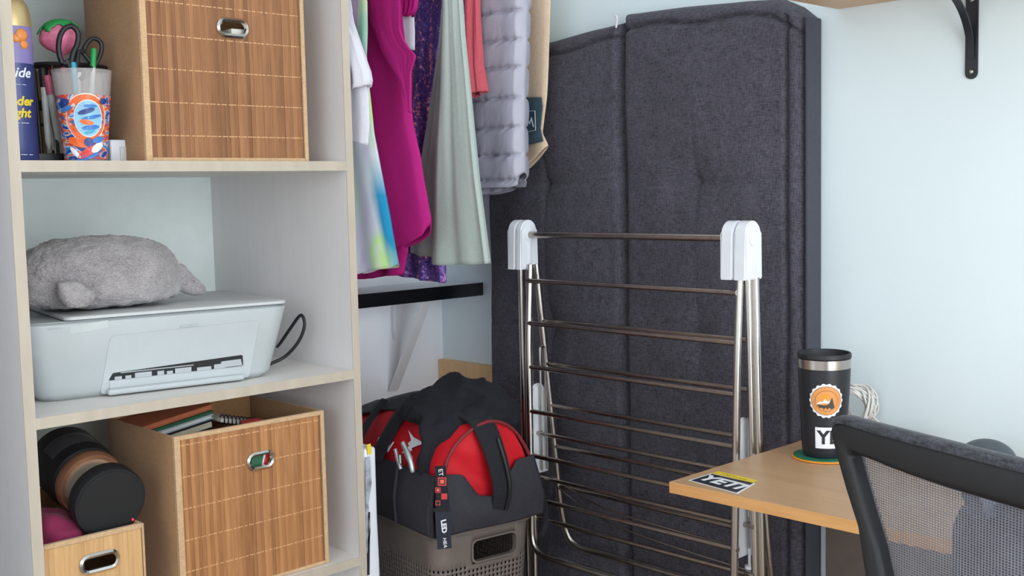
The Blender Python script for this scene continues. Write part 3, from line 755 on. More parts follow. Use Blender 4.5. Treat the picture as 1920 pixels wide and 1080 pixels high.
def ppen(label, b0, t0, y0, y1, r, m, tip=None):
    a = on_y(*b0, y0); a.z = max(a.z, Z1 + .012); return pen(label, a, on_y(*t0, y1), r, m, tip)
ppen('white pen with black tip, leftmost in the wire holder', (92, 280), (79, 128), -.345, -.355, .0052, M['pen_white'], M['black'])
ppen('pink topped white pen leaning in the wire holder', (112, 275), (88, 142), -.352, -.362, .0052, M['pen_white'], M['pen_pink'])
ppen('red pen standing in the wire holder', (118, 250), (95, 118), -.33, -.34, .0048, M['pen_red'])
ppen('pale grey pen, thinnest in the wire holder', (100, 282), (84, 160), -.325, -.33, .0042, M['pen_white'])
ppen('teal pen standing in the printed cup', (150, 270), (137, 118), -.42, -.41, .0042, M['pen_teal'])
gp = ppen('green capped pen rising inside a scissor handle loop', (168, 260), (176, 92), -.40, -.40, .0042, M['pen_white'], M['leaf'])
# strawberry pen
sp_ = on_y(113, 72, -.36)
sb = thing('strawberry_pen', 'pink strawberry topped pen behind the black scissors', 'pen', sp_ - Vector((0, 0, .15)))
bm = bmn(); tube(bm, [Vector((sp_.x + .01, -.35, Z1 + .012)), sp_], .004, 10); obj('barrel', bm, M['pen_pink'], sb)
bm = bmn(); bmesh.ops.create_icosphere(bm, subdivisions=4, radius=1)
for v in bm.verts:
    p = v.co.copy(); k = 1 - .42 * max(0, -p.z) ** 1.3
    v.co = sp_ + Vector((p.x * .034 * k, p.y * .024 * k, p.z * .027)) + p * .0012 * nz(p.x * 7, p.y * 7, p.z * 7)
bmesh.ops.rotate(bm, verts=bm.verts, cent=sp_, matrix=Matrix.Rotation(-.25, 3, 'Y')); obj('strawberry', bm, M['berry'], sb, smooth=180)
bm = bmn(); bmesh.ops.create_icosphere(bm, subdivisions=4, radius=1)
for v in list(bm.verts):
    p = v.co.copy(); lim = .50 + .16 * math.sin(6 * math.atan2(p.y, p.x))
    v.co = sp_ + Vector((p.x * .0355, p.y * .0255, p.z * .029)); 
    if p.z < lim: bm.verts.remove(v)
bmesh.ops.rotate(bm, verts=bm.verts, cent=sp_, matrix=Matrix.Rotation(-.25, 3, 'Y'))
lf = obj('leaf_cap', bm, M['leaf'], sb, smooth=180); s_ = lf.modifiers.new('thick', 'SOLIDIFY'); s_.thickness = .002; s_.offset = 1
# scissors: two handle loops
sy = -.408
sc_ = thing('scissors', 'black handled scissors standing in the printed cup', 'scissors', on_y(150, 200, sy))
def loop_px(pts, y, rr):
    w = [on_y(u, v, y) for u, v in pts]; w = smooth_path(w + [w[0]], 6); bm = bmn(); tube(bm, w, rr, 10, False); return bm
obj('handle', loop_px(((116, 118), (110, 95), (112, 70), (122, 53), (136, 50), (146, 62), (145, 82), (137, 100), (132, 118)), sy, .0042), M['black'], sc_, smooth=60)
obj('handle', loop_px(((155, 98), (164, 80), (176, 72), (189, 80), (190, 96), (184, 112), (176, 122)), sy + .01, .0036), M['black'], sc_, smooth=60)
bm = bmn(); tube(bm, [on_y(124, 112, sy), on_y(140, 140, sy)], .005, 8); tube(bm, [on_y(158, 96, sy + .01), on_y(146, 98, sy + .006), on_y(140, 140, sy)], .0045, 8); tube(bm, [on_y(178, 120, sy + .01), on_y(150, 150, sy)], .004, 8); obj('shank', bm, M['black'], sc_)
bm = bmn(); prism(bm, [on_y(132, 135, sy), on_y(152, 135, sy), on_y(150, 262, sy), on_y(145, 262, sy)], (0, .003, 0)); obj('blade', bm, M['steel'], sc_)
# card block and white plug
a, b = on_y(52, 292, -.26), on_y(78, 132, -.26)
bm = bmn(); box(bm, (a.x - .02, -.26, Z1 + .0005), (b.x + .002, -.19, b.z), .001); tag(obj('card_box', bm, M['card'], None, (a.x, -.23, Z1)), 'brown card box behind the spray can and pen holder', 'box')
bm = bmn(); box(bm, (a.x - .019, -.2605, Z1 + .092), (b.x + .003, -.257, Z1 + .110), .0005); box(bm, (a.x - .019, -.2605, Z1 + .066), (b.x + .003, -.257, Z1 + .071), .0005)
o = bpy.data.objects['card_box']; obj('dark_tape', bm, M['black'], o)
a = on_y(208, 297, -.40); b = on_y(237, 262, -.40)
wp = thing('charger_plug', 'white charger block beside the printed cup', 'plug', (a.x + .012, -.39, Z1))
bm = bmn(); box(bm, (a.x, -.40, Z1 + .0005), (b.x, -.37, b.z), .003, 3); obj('plug_body', bm, M['white_pl'], wp)
bm = bmn(); box(bm, (a.x + .016, -.402, Z1 + .004), (b.x - .002, -.3995, b.z - .012), .0008); obj('socket_face', bm, M['pen_white'], wp)

# ------------------------------------------------------------------ shelf with black edge, brace, rail
WSY = -.16
ws = thing('wall_shelf', 'narrow white shelf with black front edge under the hanging clothes', 'shelf', (-.32, -.08, .96))
zt = .990
bm = bmn(); box(bm, (XB + .0165, WSY + .004, zt - .025), (-.0005, -.0005, zt), .001); obj('shelf_board', bm, M['white_paint'], ws, smooth=0)
bm = bmn(); box(bm, (XB + .0165, WSY, zt - .031), (-.0005, WSY + .004, zt + .001), .0012); obj('front_edging', bm, plain('gloss_black_edge', (20, 21, 25), .18, 0, .6), ws)['label'] = 'glossy black edging'
bm = bmn()
a, b = Vector((-.170, WSY + .012, zt - .026)), Vector((-.168, -.006, .728))
box(bm, (-.015, -.002, 0), (.015, .002, (b - a).length), .001, 1, axes(a, (1, 0, 0), (b - a).cross(Vector((1, 0, 0)))) )
obj('brace', bm, M['white_paint'], ws)['label'] = 'slanted white metal brace'
bm = bmn(); tube(bm, smooth_path([on_y(738, 560, -.012), on_y(737, 590, -.011), on_y(737, 612, -.010), on_y(740, 636, -.010)]), .0009, 6); tag(obj('cord', bm, M['cable_w'], None, on_y(740, 636, -.01)), 'thin pale cord hanging below the black edged shelf', 'cord')
rail = thing('clothes_rail', 'steel rail carrying the hanging clothes beside the bookcase', 'rail', (-.32, -.25, 1.80))
bm = bmn(); tube(bm, [(XB + .017, -.25, 1.80), (-.001, -.25, 1.80)], .0125, 16); obj('rod', bm, M['steel_h'], rail)

# oak board on the right wall by the corner
bm = bmn(); box(bm, (-.018, -.222, .0005), (-.0006, -.002, .788), .001); tag(obj('wood_board', bm, M['board'], None, (-.01, -.11, 0), 0), 'light oak board against the right wall behind the duffel bag', 'board')

# ------------------------------------------------------------------ clothes
def garment(name, m, x, edge, hem, parent, th=.02, folds=(3, .010), ztop=1.795, yback=-.05, seed=0, n=140, rows=90, top_pinch=True, loosen=1.0, solid=.0015, thfn=None, swing=0, back=None, own_k=1.0):
    """closed hanging cloth in the plane x. edge: px points down its front edge; hem: px points from the front end backwards"""
    E = [on_x(u, v, x) for u, v in edge]; Ht = [on_x(u, v, x) for u, v in hem]
    et = [(p.z, p.y) for p in E]; e_hi = max(et); 
    et.append((ztop, e_hi[1] * .0 + -.29 if top_pinch else e_hi[1]))
    et.append(((e_hi[0] * .35 + ztop * .65), e_hi[1] * .75 - .25 * .29 if top_pinch else e_hi[1]))
    ht = [(p.y, p.z) for p in Ht]
    bt = None
    if back: bt = [(on_x(u, v, x).z, on_x(u, v, x).y) for u, v in back] + [(ztop, -.21 if top_pinch else on_x(*back[0], x).y)]
    rings = []; zf = Ht[0].z
    for j in range(rows + 1):
        t = j / rows; zn = zf + (ztop - zf) * t; ring = []
        yf = lerp_tab(et, zn); ybk = lerp_tab(bt, zn) if bt else (yback + (-.21 - yback) * sm(.75, 1, t) if top_pinch else yback)
        for k in range(n):
            a = 2 * PI * k / n; c, s = math.cos(a), math.sin(a)
            ym = (yf + ybk) / 2; hw = (ybk - yf) / 2
            y = ym - hw * math.copysign(abs(c) ** .85, c)
            u = (y - yf) / max(.001, ybk - yf)
            hz_ = lerp_tab(ht, y); z = hz_ + (ztop - hz_) * t
            A = folds[1] * (.35 + .65 * (1 - t)) * loosen
            ph = seed * 1.7
            w = A * (math.sin(2 * PI * folds[0] * u + ph + .8 * t) + .5 * math.sin(2 * PI * folds[0] * 2.3 * u + ph * 2 + 1.5 * t)) + own_k * .006 * nz(u * 3, z * 5, seed)
            thk = (th * (.5 + .5 * (1 - t)) if thfn is None else thfn(z, u)) * min(1, 3.0 * abs(s)) 
            own = own_k * .0035 * nz(u * 9 + 20 * (s > 0), z * 4, seed + 3)
            xx = x + w + math.copysign(thk, s) * (abs(s) ** .35) + own + swing * (1 - t)
            ring.append(Vector((xx, y, z)))
        rings.append(ring)
    bm = bmn(); loft(bm, rings, cap=False); bm.faces.new([v for v in bm.verts][-n:])
    o = obj(name, bm, m, parent, smooth=180)
    if solid:
        s_ = o.modifiers.new('cloth', 'SOLIDIFY'); s_.thickness = solid
    return o
GR = 'clothes on the rail'
def cloth_thing(name, label, cat, x): return thing(name, label, cat, (x, -.25, 1.0), GR)
# white tee with a sleeve at the front
t = cloth_thing('white_shirt', 'white short sleeved shirt, leftmost hanging garment beside the bookcase', 'shirt', -.60)
garment('shirt_body', M['white_cloth'], -.603, [(655, 0), (676, 100), (688, 180), (688, 230), (684, 270)], [(684, 272), (668, 268), (655, 262)], t, .012, (3, .005), seed=1)
garment('sleeve', M['white_cloth'], -.600, [(648, 0), (662, 40), (680, 92), (694, 132), (697, 150), (695, 160)], [(695, 160), (690, 164), (664, 171), (650, 174)], t, .017, (2, .004), ztop=1.72, yback=-.36, seed=2, top_pinch=False, swing=-.004)
# pastel top behind the sleeve
t = cloth_thing('pastel_top', 'lilac and mint tie dyed top behind the white sleeve', 'top', -.575)
garment('top_body', M['pastel'], -.575, [(690, 0), (692, 60), (691, 120), (690, 200)], [(690, 200), (670, 205)], t, .008, (3, .004), seed=3, rows=50)
# tie-dye dress
t = cloth_thing('tie_dye_dress', 'lime and blue tie dyed dress with lilac side, between white shirt and magenta robe', 'dress', -.548)
garment('dress_body', M['tiedye'], -.548, [(678, 0), (686, 160), (694, 240), (712, 330), (726, 400), (742, 495)], [(742, 496), (732, 503), (700, 506), (684, 513), (676, 514), (668, 500)], t, .014, (2.6, .007), seed=4)
# magenta robe
t = cloth_thing('magenta_robe', 'long magenta robe with a loose lapel hanging on the rail', 'robe', -.47)
garment('robe_body', M['magenta'], -.478, [(752, 0), (764, 130), (773, 207), (787, 270), (797, 340), (807, 414), (800, 424), (797, 442)], [(806, 418), (797, 442), (770, 458), (743, 468), (700, 476), (660, 484)], t, .016, (1.6, .007), seed=5, own_k=.45)
garment('robe_lining', M['magenta'], -.462, [(740, 0), (760, 300), (766, 470), (756, 517)], [(757, 516), (720, 517), (690, 523), (660, 523)], t, .010, (2.5, .006), seed=6)
garment('lapel', M['magenta'], -.513, [(750, 0), (752, 60), (760, 82), (779, 101), (781, 106), (772, 135), (771, 170), (770, 214)], [(771, 214), (766, 208)], t, .004, (.5, .001), own_k=.25, ztop=1.70, seed=7, rows=60, top_pinch=False, back=[(688, 0), (694, 45), (718, 105), (748, 155), (766, 206)])
garment('cuff', M['magenta'], -.436, [(782, -10), (779, 15), (772, 28)], [(776, 26), (768, 32), (756, 30)], t, .008, (1, .002), ztop=1.70, seed=8, rows=24, top_pinch=False, yback=-.38)
# white lace top showing between
t = cloth_thing('lace_top', 'white lace top, a sliver seen between magenta robe and sequin dress', 'top', -.425)
garment('top_body', M['white_cloth'], -.425, [(776, 0), (778, 60), (777, 92)], [(777, 94), (757, 90), (740, 88)], t, .010, (4, .003), seed=9, rows=40, n=100)
# sequin dress
t = cloth_thing('sequin_dress', 'purple sequin dress hanging between magenta robe and sage dress', 'dress', -.315)
garment('dress_body', M['sequin'], -.315, [(836, 0), (830, 60), (822, 140), (812, 200), (822, 320), (834, 470), (840, 530)], [(840, 530), (820, 528), (795, 524), (757, 517), (735, 510)], t, .012, (5, .006), seed=10)
# sage dress
t = cloth_thing('sage_dress', 'sage green dress with flared skirt and scalloped hem', 'dress', -.355)
garment('dress_body', M['sage'], -.362, [(862, 0), (866, 60), (873, 130), (882, 230), (893, 330), (905, 420), (915, 494)], [(915, 494), (895, 496), (870, 495), (845, 497), (815, 494)], t, .013, (.9, .007), seed=11.2, back=[(832, 0), (830, 80), (826, 180), (820, 270), (816, 360), (815, 430), (814, 494)], own_k=.4)
garment('skirt_back', M['sage'], -.338, [(850, 0), (846, 120), (842, 300), (840, 480)], [(840, 484), (812, 481), (790, 478), (772, 474), (765, 473)], t, .008, (.9, .004), seed=12.1, back=[(830, 0), (824, 80), (813, 150), (800, 240), (786, 330), (776, 410), (769, 473)], own_k=.4)
# coral top
t = cloth_thing('coral_top', 'coral pink sleeve of a top beside the grey puffer jacket', 'top', -.245)
garment('sleeve', M['coral'], -.245, [(896, 0), (898, 60), (900, 120), (907, 170)], [(907, 171), (895, 175), (880, 183), (874, 184), (862, 186)], t, .016, (1.4, .005), seed=12, rows=60, back=[(860, 0), (860, 90), (868, 150), (873, 184)], ztop=1.70, top_pinch=False)
# puffer
t = cloth_thing('puffer_jacket', 'grey quilted puffer jacket hanging in front of the beige tote', 'jacket', -.18)
seams = [on_x(950, v, -.18).z for v in (-24, 27, 80, 131, 187, 241, 292, 338)]
def puff(z, u):
    ds = [(abs(z - s), s) for s in seams]; d = min(ds)[0]
    b = min(1, d / .026)
    return .023 + .0095 * math.sqrt(max(0, 1 - (1 - b) ** 2)) - .005 * math.exp(-(d / .0035) ** 2) + .0030 * nz(u * 9, z * 14, 2) + .0048 * (1 - b) ** 2 * nz(u * 34 + z * 60, z * 30, 7)
o = garment('quilted_shell', M['puffer'], -.185, [(990, 0), (988, 90), (984, 160), (984, 200), (983, 260), (984, 318), (978, 342), (970, 351)], [(984, 322), (970, 351), (930, 352), (895, 352), (860, 354)], t, .03, (1.2, .005), seed=13, rows=260, n=340, thfn=puff)
garment('hem_band', M['puffer'], -.187, [(975, 330), (972, 347), (964, 352)], [(972, 349), (950, 358), (925, 364), (896, 367), (860, 370)], t, .022, (4, .003), seed=14, rows=14, ztop=seams[-1] + .02, top_pinch=False)
# tote
t = cloth_thing('tote_bag', 'beige canvas tote with dark teal print hanging at the right end of the rail', 'bag', -.11)
garment('bag_body', M['beige'], -.115, [(1031, 0), (1027, 90), (1024, 180), (1017, 240), (1028, 271)], [(1028, 273), (1010, 292), (985, 316), (950, 332)], t, .010, (1, .003), seed=15, rows=70)
pp = [on_x(u, v, -.128) for u, v in ((975, 183), (1014, 182), (1016, 200), (1012, 240), (1017, 265), (988, 272), (975, 272))]
bm = bmn(); prism(bm, pp, (.003, 0, 0)); obj('printed_panel', bm, M['teal_print'], t, smooth=0)['label'] = 'dark teal printed panel'
bm = bmn(); w = [on_x(u, v, -.1295) for u, v in ((975, 208), (1003, 208), (1004, 244), (975, 250))]; tube(bm, w, .0009, 6)
w = [on_x(u, v, -.1295) for u, v in ((984, 240), (990, 224), (993, 232), (996, 221), (1000, 238))]; tube(bm, w, .0012, 6); obj('print_outline', bm, M['print_line'], t, smooth=0)

# ------------------------------------------------------------------ mattress
mt = thing('mattress', 'dark grey tufted mattress standing on edge against the right wall', 'mattress', (-.03, -.66, 0))
tufts = [(-.432, 1.228), (-.848, 1.222), (-.85, .906), (-.44, .906), (-.44, .58), (-.85, .59), (-.44, .27), (-.85, .27)]
def cushion(name, y0, y1, ztop, seamside, seed, roll_r, drop):
    """y0 > y1 (towards the room). front heightfield plus flat back"""
    ny, nzr = 110, 240; bm = bmn(); V = []
    W = y0 - y1
    for i in range(nzr + 1):
        row = []
        tz_ = i / nzr; tz_ = 1 - (1 - tz_) ** 1.25
        for j in range(ny + 1):
            s = j / ny; s = .5 - .5 * math.cos(PI * s) * (.55 + .45 * abs(math.cos(PI * s)))
            y = y0 - W * s
            zt_ = ztop(y); z = .012 + (zt_ - .012) * tz_
            dl, dr_, dt, db = y0 - y, y - y1, zt_ - z, z - .012
            d = min(dl, dr_, dt, db); r = .024
            base = .054
            k = min(1, d / r); x = base * (.18 + .82 * math.sqrt(max(0, 1 - (1 - k) ** 2)))
            mid = min(dl, dr_) ; x += .012 * sm(0, .2, min(mid, dt, db))
            # quilting seam along the top and the outer side
            ts = dt - .034 + .004 * math.sin(y * 30 + seed)
            x -= .011 * math.exp(-(ts / .0045) ** 2)
            if roll_r and dt > .02: x -= .014 * math.exp(-((dr_ - .036) / .0045) ** 2)
            for (ty, tzz) in tufts:
                if y1 < ty < y0:
                    q = math.hypot(y - ty, z - tzz); x -= .017 * math.exp(-(q / .022)) + .010 * math.exp(-(q / .07) ** 2)
                    x -= .004 * math.exp(-((z - tzz) / .006) ** 2) * math.exp(-abs(y - ty) / .16)
                    x -= .0035 * math.exp(-((y - ty - .02 * (z - tzz)) / .006) ** 2) * math.exp(-abs(z - tzz) / .10)
            x += .006 * nz(y * 6, z * 4, seed) + .003 * nz(y * 18, z * 6, seed + 4)
            row.append(bm.verts.new((-max(.004, x), y, z)))
        V.append(row)
    for i in range(nzr):
        for j in range(ny): bm.faces.new((V[i][j], V[i][j + 1], V[i + 1][j + 1], V[i + 1][j]))
    # back
    rim_ = [V[0][j] for j in range(ny + 1)] + [V[i][ny] for i in range(1, nzr + 1)] + [V[nzr][j] for j in range(ny - 1, -1, -1)] + [V[i][0] for i in range(nzr - 1, 0, -1)]
    bk = [bm.verts.new((-.002, v.co.y, v.co.z)) for v in rim_]; n = len(rim_)
    for i in range(n): bm.faces.new((rim_[i], rim_[(i + 1) % n], bk[(i + 1) % n], bk[i]))
    bm.faces.new(bk[::-1])
    return obj(name, bm, M['mat_grey'], mt, smooth=60)
def zl(y):   # left half top edge
    return lerp_tab([(-.66, 1.562), (-.56, 1.556), (-.45, 1.546), (-.22, 1.535)], y)
def zr(y):
    return lerp_tab([(-1.094, 1.512), (-1.06, 1.540), (-1.02, 1.560), (-.95, 1.566), (-.8, 1.574), (-.655, 1.578)], y)
cushion('left_cushion', -.227, -.6535, zl, None, 1.0, False, 0)
cushion('right_cushion', -.6545, -1.088, zr, None, 5.0, True, 0)
bm = bmn(); box(bm, (-.050, -1.095, .012), (-.002, -1.0885, 1.516), .003); obj('side_backing', bm, M['mat_side'], mt)['label'] = 'smooth slate side strip'
bm = bmn(); w = [on_x(u, v, -.055) for u, v in ((1149, 37), (1152, 30), (1156, 31), (1157, 40), (1155, 52))]; tube(bm, smooth_path(w), .0022, 8); obj('piping_loop', bm, M['white_cloth'], mt)['label'] = 'small white loop'

# ------------------------------------------------------------------ drying rack
dk = thing('drying_rack', 'folded steel clothes drying rack leaning in front of the mattress', 'drying rack', (-.18, -.80, 0))
RR = .0072
FX, FYL, FYR = -.225, -.540, -1.060
# front frame (U bottom)
bm = bmn(); tube(bm, round_corner([(FX + .01, FYL, 1.06), (FX, FYL, .90), (FX, FYL + .003, .445), (FX, FYR + .01, .445), (FX, FYR, .90), (FX + .01, FYR, 1.06)], .045), RR, 14); obj('front_frame', bm, M['steel'], dk, smooth=60)
OX = -.19
bm = bmn(); tube(bm, [(-.205, -.502, 1.06), (OX - .002, -.492, .006)], RR, 14); obj('post', bm, M['steel'], dk)
bm = bmn(); tube(bm, [(-.195, -1.078, 1.06), (OX + .008, -1.093, .006)], RR, 14); obj('post', bm, M['steel'], dk)
bm = bmn(); tube(bm, [(-.205, -.525, 1.06), (-.205, -.525, .006)], RR * .95, 14); obj('post', bm, M['steel'], dk)
bm = bmn(); tube(bm, [(-.205, -1.070, 1.06), (-.185, -1.080, .006)], RR * .95, 14); obj('post', bm, M['steel'], dk)
# rear wing
bm = bmn(); tube(bm, round_corner([(-.192, FYL + .006, 1.06), (-.136, FYL, .52), (-.118, FYL - .005, .44), (-.118, FYR - .005, .44), (-.136, FYR - .006, .52), (-.192, FYR + .002, 1.06)], .045), RR, 14); obj('rear_frame', bm, M['steel'], dk, smooth=60)
# rungs
def rung(x, z, ya=FYL, yb_=FYR, r_=.0050):
    bm = bmn(); tube(bm, [(x, ya, z), (x, yb_, z - .0)], r_, 12); obj('rung', bm, M['steel_h'], dk, smooth=60)
for z in (1.027, .938, .846, .752, .657, .565): rung(FX, z)
def xr_(z): return -.192 + (1.06 - z) * .056 / .54
for z in (.938, .846, .755, .664, .575, .486): rung(xr_(z), z)
for z in (.700, .605, .515): rung(-.20, z, -.525, -1.078, .0046)
bm = bmn(); tube(bm, [(-.21, -.53, 1.122), (-.21, -1.05, 1.122)], .0068, 14); obj('top_rail', bm, M['steel_h'], dk, smooth=60)
for z0_, z1_, x in ((.575, .50, -.15), (.60, .545, -.165)):
    bm = bmn(); tube(bm, smooth_path([(x, FYL, z0_), (x - .01, -.72, (z0_ + z1_) / 2 - .012), (x, FYR, z1_ - .0)]), .0022, 8); obj('support_wire', bm, M['steel_h'], dk, smooth=60)
bm = bmn(); tube(bm, [(-.2, -.492, .12), (-.19, -1.09, .12)], .005, 12); obj('foot_bar', bm, M['steel_h'], dk)
# hinge caps: rounded-top plates in the xz plane
def cap_plate(name, y0, y1, x0, x1, z0, z1, m=None):
    bm = bmn(); r_ = (x1 - x0) / 2; cx = (x0 + x1) / 2
    pts = [(x0 - .004, z0), (x0, z1 - r_)] + [(cx + r_ * math.cos(PI - PI * k / 14), z1 - r_ + r_ * math.sin(PI * k / 14)) for k in range(1, 14)] + [(x1, z1 - r_), (x1 + .004, z0)]
    prism(bm, [(x, y0, z) for x, z in pts], (0, y1 - y0, 0))
    bmesh.ops.bevel(bm, geom=[e for e in bm.edges if abs(e.verts[0].co.y - e.verts[1].co.y) < 1e-6], offset=.003, segments=2, affect='EDGES')
    return obj(name, bm, m or M['white_pl'], dk, smooth=40)
for ya, yb_ in ((-.492, -.515), (-.517, -.534), (-1.032, -1.058), (-1.060, -1.086)):
    c = cap_plate('hinge_cap', ya, yb_, -.233, -.187, 1.050, 1.153); c['label'] = 'white plastic hinge cap'
for yc_, n_ in ((-.5345, -1), (-1.0865, -1)):
    bm = bmn(); box(bm, (-.215, yc_ - .0016, 1.062), (-.206, yc_ + .001, 1.112), .001); obj('cap_rib', bm, M['white_pl'], dk)
    bm = bmn(); lathe(bm, [(.016, -.001), (.016, .0015), (.013, .002)], (-.210, yc_, 1.124), (0, -1, 0)); obj('cap_disc', bm, M['white_pl'], dk)
def side_plate(y0, y1, x0, x1, z0, z1): return cap_plate('hinge_plate', y0, y1, x0, x1, z0, z1)
side_plate(FYL + .004, FYL + .013, -.216, -.172, .612, .806)['label'] = 'white plastic hinge plate'
side_plate(FYR + .004, FYR + .013, -.216, -.178, .545, .800)['label'] = 'white plastic hinge plate'
for y in (FYL, FYR):
    bm = bmn(); tube(bm, round_corner([(-.196, y - .004, .62), (-.196, y - .004, .885), (-.182, y - .004, .885), (-.180, y - .004, .62)], .006), .0025, 8); obj('latch_wire', bm, M['steel'], dk)
bm = bmn(); lathe(bm, [(.004, 0), (.004, .012), (.011, .014), (.011, .02), (.006, .024)], (-.19, FYR - .002, .495)); obj('knob', bm, M['white_pl'], dk)
bm = bmn(); lathe(bm, [(.004, .0), (.004, .03), (.010, .032), (.010, .037)], (-.19, FYR - .002, .56), (0, 0, -1)); obj('knob', bm, M['white_pl'], dk)
for y, x in ((-.497, -.192), (-1.093, -.182), (-.525, -.205), (-1.08, -.185)):
    bm = bmn(); lathe(bm, [(.011, 0), (.011, .02), (.008, .03)], (x, y, 0.0004), n=16); obj('rubber_foot', bm, M['rubber'], dk)

# ------------------------------------------------------------------ basket and duffel bag
BA = math.radians(-8)
ba = Vector((math.cos(BA), math.sin(BA), 0)); bb = Vector((-math.sin(BA), math.cos(BA), 0))
K = Vector((-.52, -.57, 0))
def BK(a, b, z): return K + ba * a + bb * b + Vector((0, 0, z))
bk = thing('laundry_basket', 'taupe plastic laundry basket with square holes below the duffel bag', 'basket', BK(.12, .17, 0))
BW, BD, BZ = .238, .36, .552
def bring(z, inset=0, tp=None):
    k = .030 * (1 - z / BZ) + inset
    pts = rrect(BW - 2 * k, BD - 2 * k, .035, 6); return [BK(BW / 2 + x, BD / 2 + y, z) for x, y in pts]
# wall grid with holes
def basket_wall():
    bm = bmn()
    # perimeter samples
    def per(z):
        k = .030 * (1 - z / BZ); base_ = rrect(BW - 2 * k, BD - 2 * k, .035, 10); pts = [Vector((x, y, 0)) for x, y in base_]; pts.append(pts[0])
        L = [0]
        for a, b in zip(pts, pts[1:]): L.append(L[-1] + (b - a).length)
        return pts, L
    N = 2 * 96
    def at(z, f, off):
        pts, L = cache[z]; s = f * L[-1]; i = 0
        while i < len(L) - 2 and L[i + 1] < s: i += 1
        a, b = pts[i], pts[i + 1]; t = (s - L[i]) / max(1e-9, L[i + 1] - L[i]); q = a + (b - a) * t
        d = (b - a).normalized(); nrm = Vector((d.y, -d.x, 0)); q = q + nrm * off
        return BK(BW / 2 + q.x, BD / 2 + q.y, z)
    zs = [.0, .03]
    z = .035
    while z < .482: zs += [z, z + .0060]; z += .0100
    zs += [.4945, .520, .530, BZ]
    zs = sorted(set(round(q, 5) for q in zs)); cache = {q: per(q) for q in zs}
    fr = []
    for k in range(112): fr += [k / 112, (k + .54) / 112]
    V = [[bm.verts.new(at(z, f, 0)) for f in fr] for z in zs]
    for i in range(len(zs) - 1):
        zm = (zs[i] + zs[i + 1]) / 2; hole_row = zs[i + 1] - zs[i] < .0085 and abs((zs[i + 1] - zs[i]) - .0060) < .0003 and zm < .494
        for j in range(len(fr)):
            k = (j + 1) % len(fr); a, b, c, d = V[i][j], V[i][k], V[i + 1][k], V[i + 1][j]
            cen = (a.co + b.co + c.co + d.co) / 4 - K; ca, cb_ = cen.dot(ba), cen.dot(bb)
            if .484 < zm < .530 and cb_ < .05 and .086 < ca < .192: continue       # hand hole
            if hole_row and j % 2 == 1 and not (.470 < zm and cb_ < .06 and .075 < ca < .205): continue
            bm.faces.new((a, b, c, d))
    return bm
o = obj('basket_wall', basket_wall(), M['taupe'], bk, smooth=40)
s_ = o.modifiers.new('wall', 'SOLIDIFY'); s_.thickness = .0028; s_.offset = -1
bm = bmn()
def rect_ring(z, inset): return bring(z, inset)
loft(bm, [rect_ring(BZ - .004, -.001), rect_ring(BZ - .004, -.0055), rect_ring(BZ + .003, -.0055), rect_ring(BZ + .004, -.001), rect_ring(BZ + .001, .004), rect_ring(BZ - .004, .004), rect_ring(BZ - .004, -.001)], cap=False); obj('rim', bm, M['taupe'], bk, smooth=40)
bm = bmn(); loft(bm, [bring(.001), bring(.004)]); obj('basket_floor', bm, M['taupe'], bk)
bm = bmn()
hc0 = BK(.139, -.001, .508); pts = rrect(.112, .048, .012, 5)
ro = [BK(.139 + x, -.0025 + .03 * 0, .508 + z) for x, z in pts]; ri = [BK(.139 + x * .93, -.0025, .508 + z * .86) for x, z in pts]
ro2 = [q + bb * .006 for q in ro]; ri2 = [q + bb * .012 for q in ri]
loft(bm, [ro2, ro, ri, ri2], cap=False); obj('hand_hole_rim', bm, M['taupe'], bk, smooth=40)
# clothes inside basket
bm = bmn(); blob(bm, BK(.12, .18, .24), (.085, .14, .20), Matrix.Rotation(BA, 4, 'Z'), 5)
for v in bm.verts: v.co += (v.co - BK(.12, .18, .24)).normalized() * .02 * nz(*(v.co * 14))
tag(obj('laundry', bm, tiedye('laundry_mix', [(.35, (30, 32, 40)), (.5, (44, 66, 110)), (.56, (90, 110, 140)), (.66, (36, 36, 44))], 9), None, BK(.12, .18, .03), 180), 'dark and blue clothes seen through the basket holes', 'clothes')

# duffel
G = thing('duffel_bag', 'red and black tool duffel bag sitting on the laundry basket', 'bag', BK(.12, .18, BZ + .005))
zb = BZ + .006
LEN = .46
def bag_ring(b, k=1.0, out=0, zlo=0, zhi=None):
    """arched cross-section, width .25, height .2"""
    prof = [(-.004, .0), (.0, .05), (.010, .10), (.028, .15), (.055, .182), (.088, .202), (.125, .21), (.160, .202), (.190, .178), (.212, .140), (.232, .085), (.243, .04), (.240, .0)]
    pts = smooth_path([Vector((a, 0, z)) for a, z in prof], 4)
    c = Vector((.12, 0, .08)); res = []
    for p in pts:
        q = c + (p - c) * k
        d = (p - c).normalized(); q = q + d * out
        q.z = max(q.z, 0) * (1 - .16 * sm(.20, .44, b))
        res.append(q)
    return [BK(q.x, b, zb + q.z) for q in res]
def wob(bm, amp, sc, seed):
    for v in bm.verts: v.co += Vector((nz(v.co.x * sc, v.co.y * sc, v.co.z * sc + seed), nz(v.co.x * sc + 9, v.co.y * sc, v.co.z * sc + seed), .6 * nz(v.co.x * sc, v.co.y * sc + 7, v.co.z * sc + seed))) * amp
def bagk(b):
    e = min(b + .012, LEN - b) ; return 1 - .06 * max(0, 1 - e / .03) ** 2
bs_ = [-.004, 0, .006, .015] + [.03 + (LEN - .06) * k / 26 for k in range(27)] + [LEN - .012, LEN]
bm = bmn(); loft(bm, [[q + Vector((0, 0, (.018 * math.sin(PI * b / LEN)) * ((q.z - zb) / .2))) for q in bag_ring(b, bagk(b))] for b in bs_])
bmesh.ops.triangulate(bm, faces=[f for f in bm.faces if len(f.verts) > 4])
bmesh.ops.subdivide_edges(bm, edges=bm.edges[:], cuts=1, use_grid_fill=True)
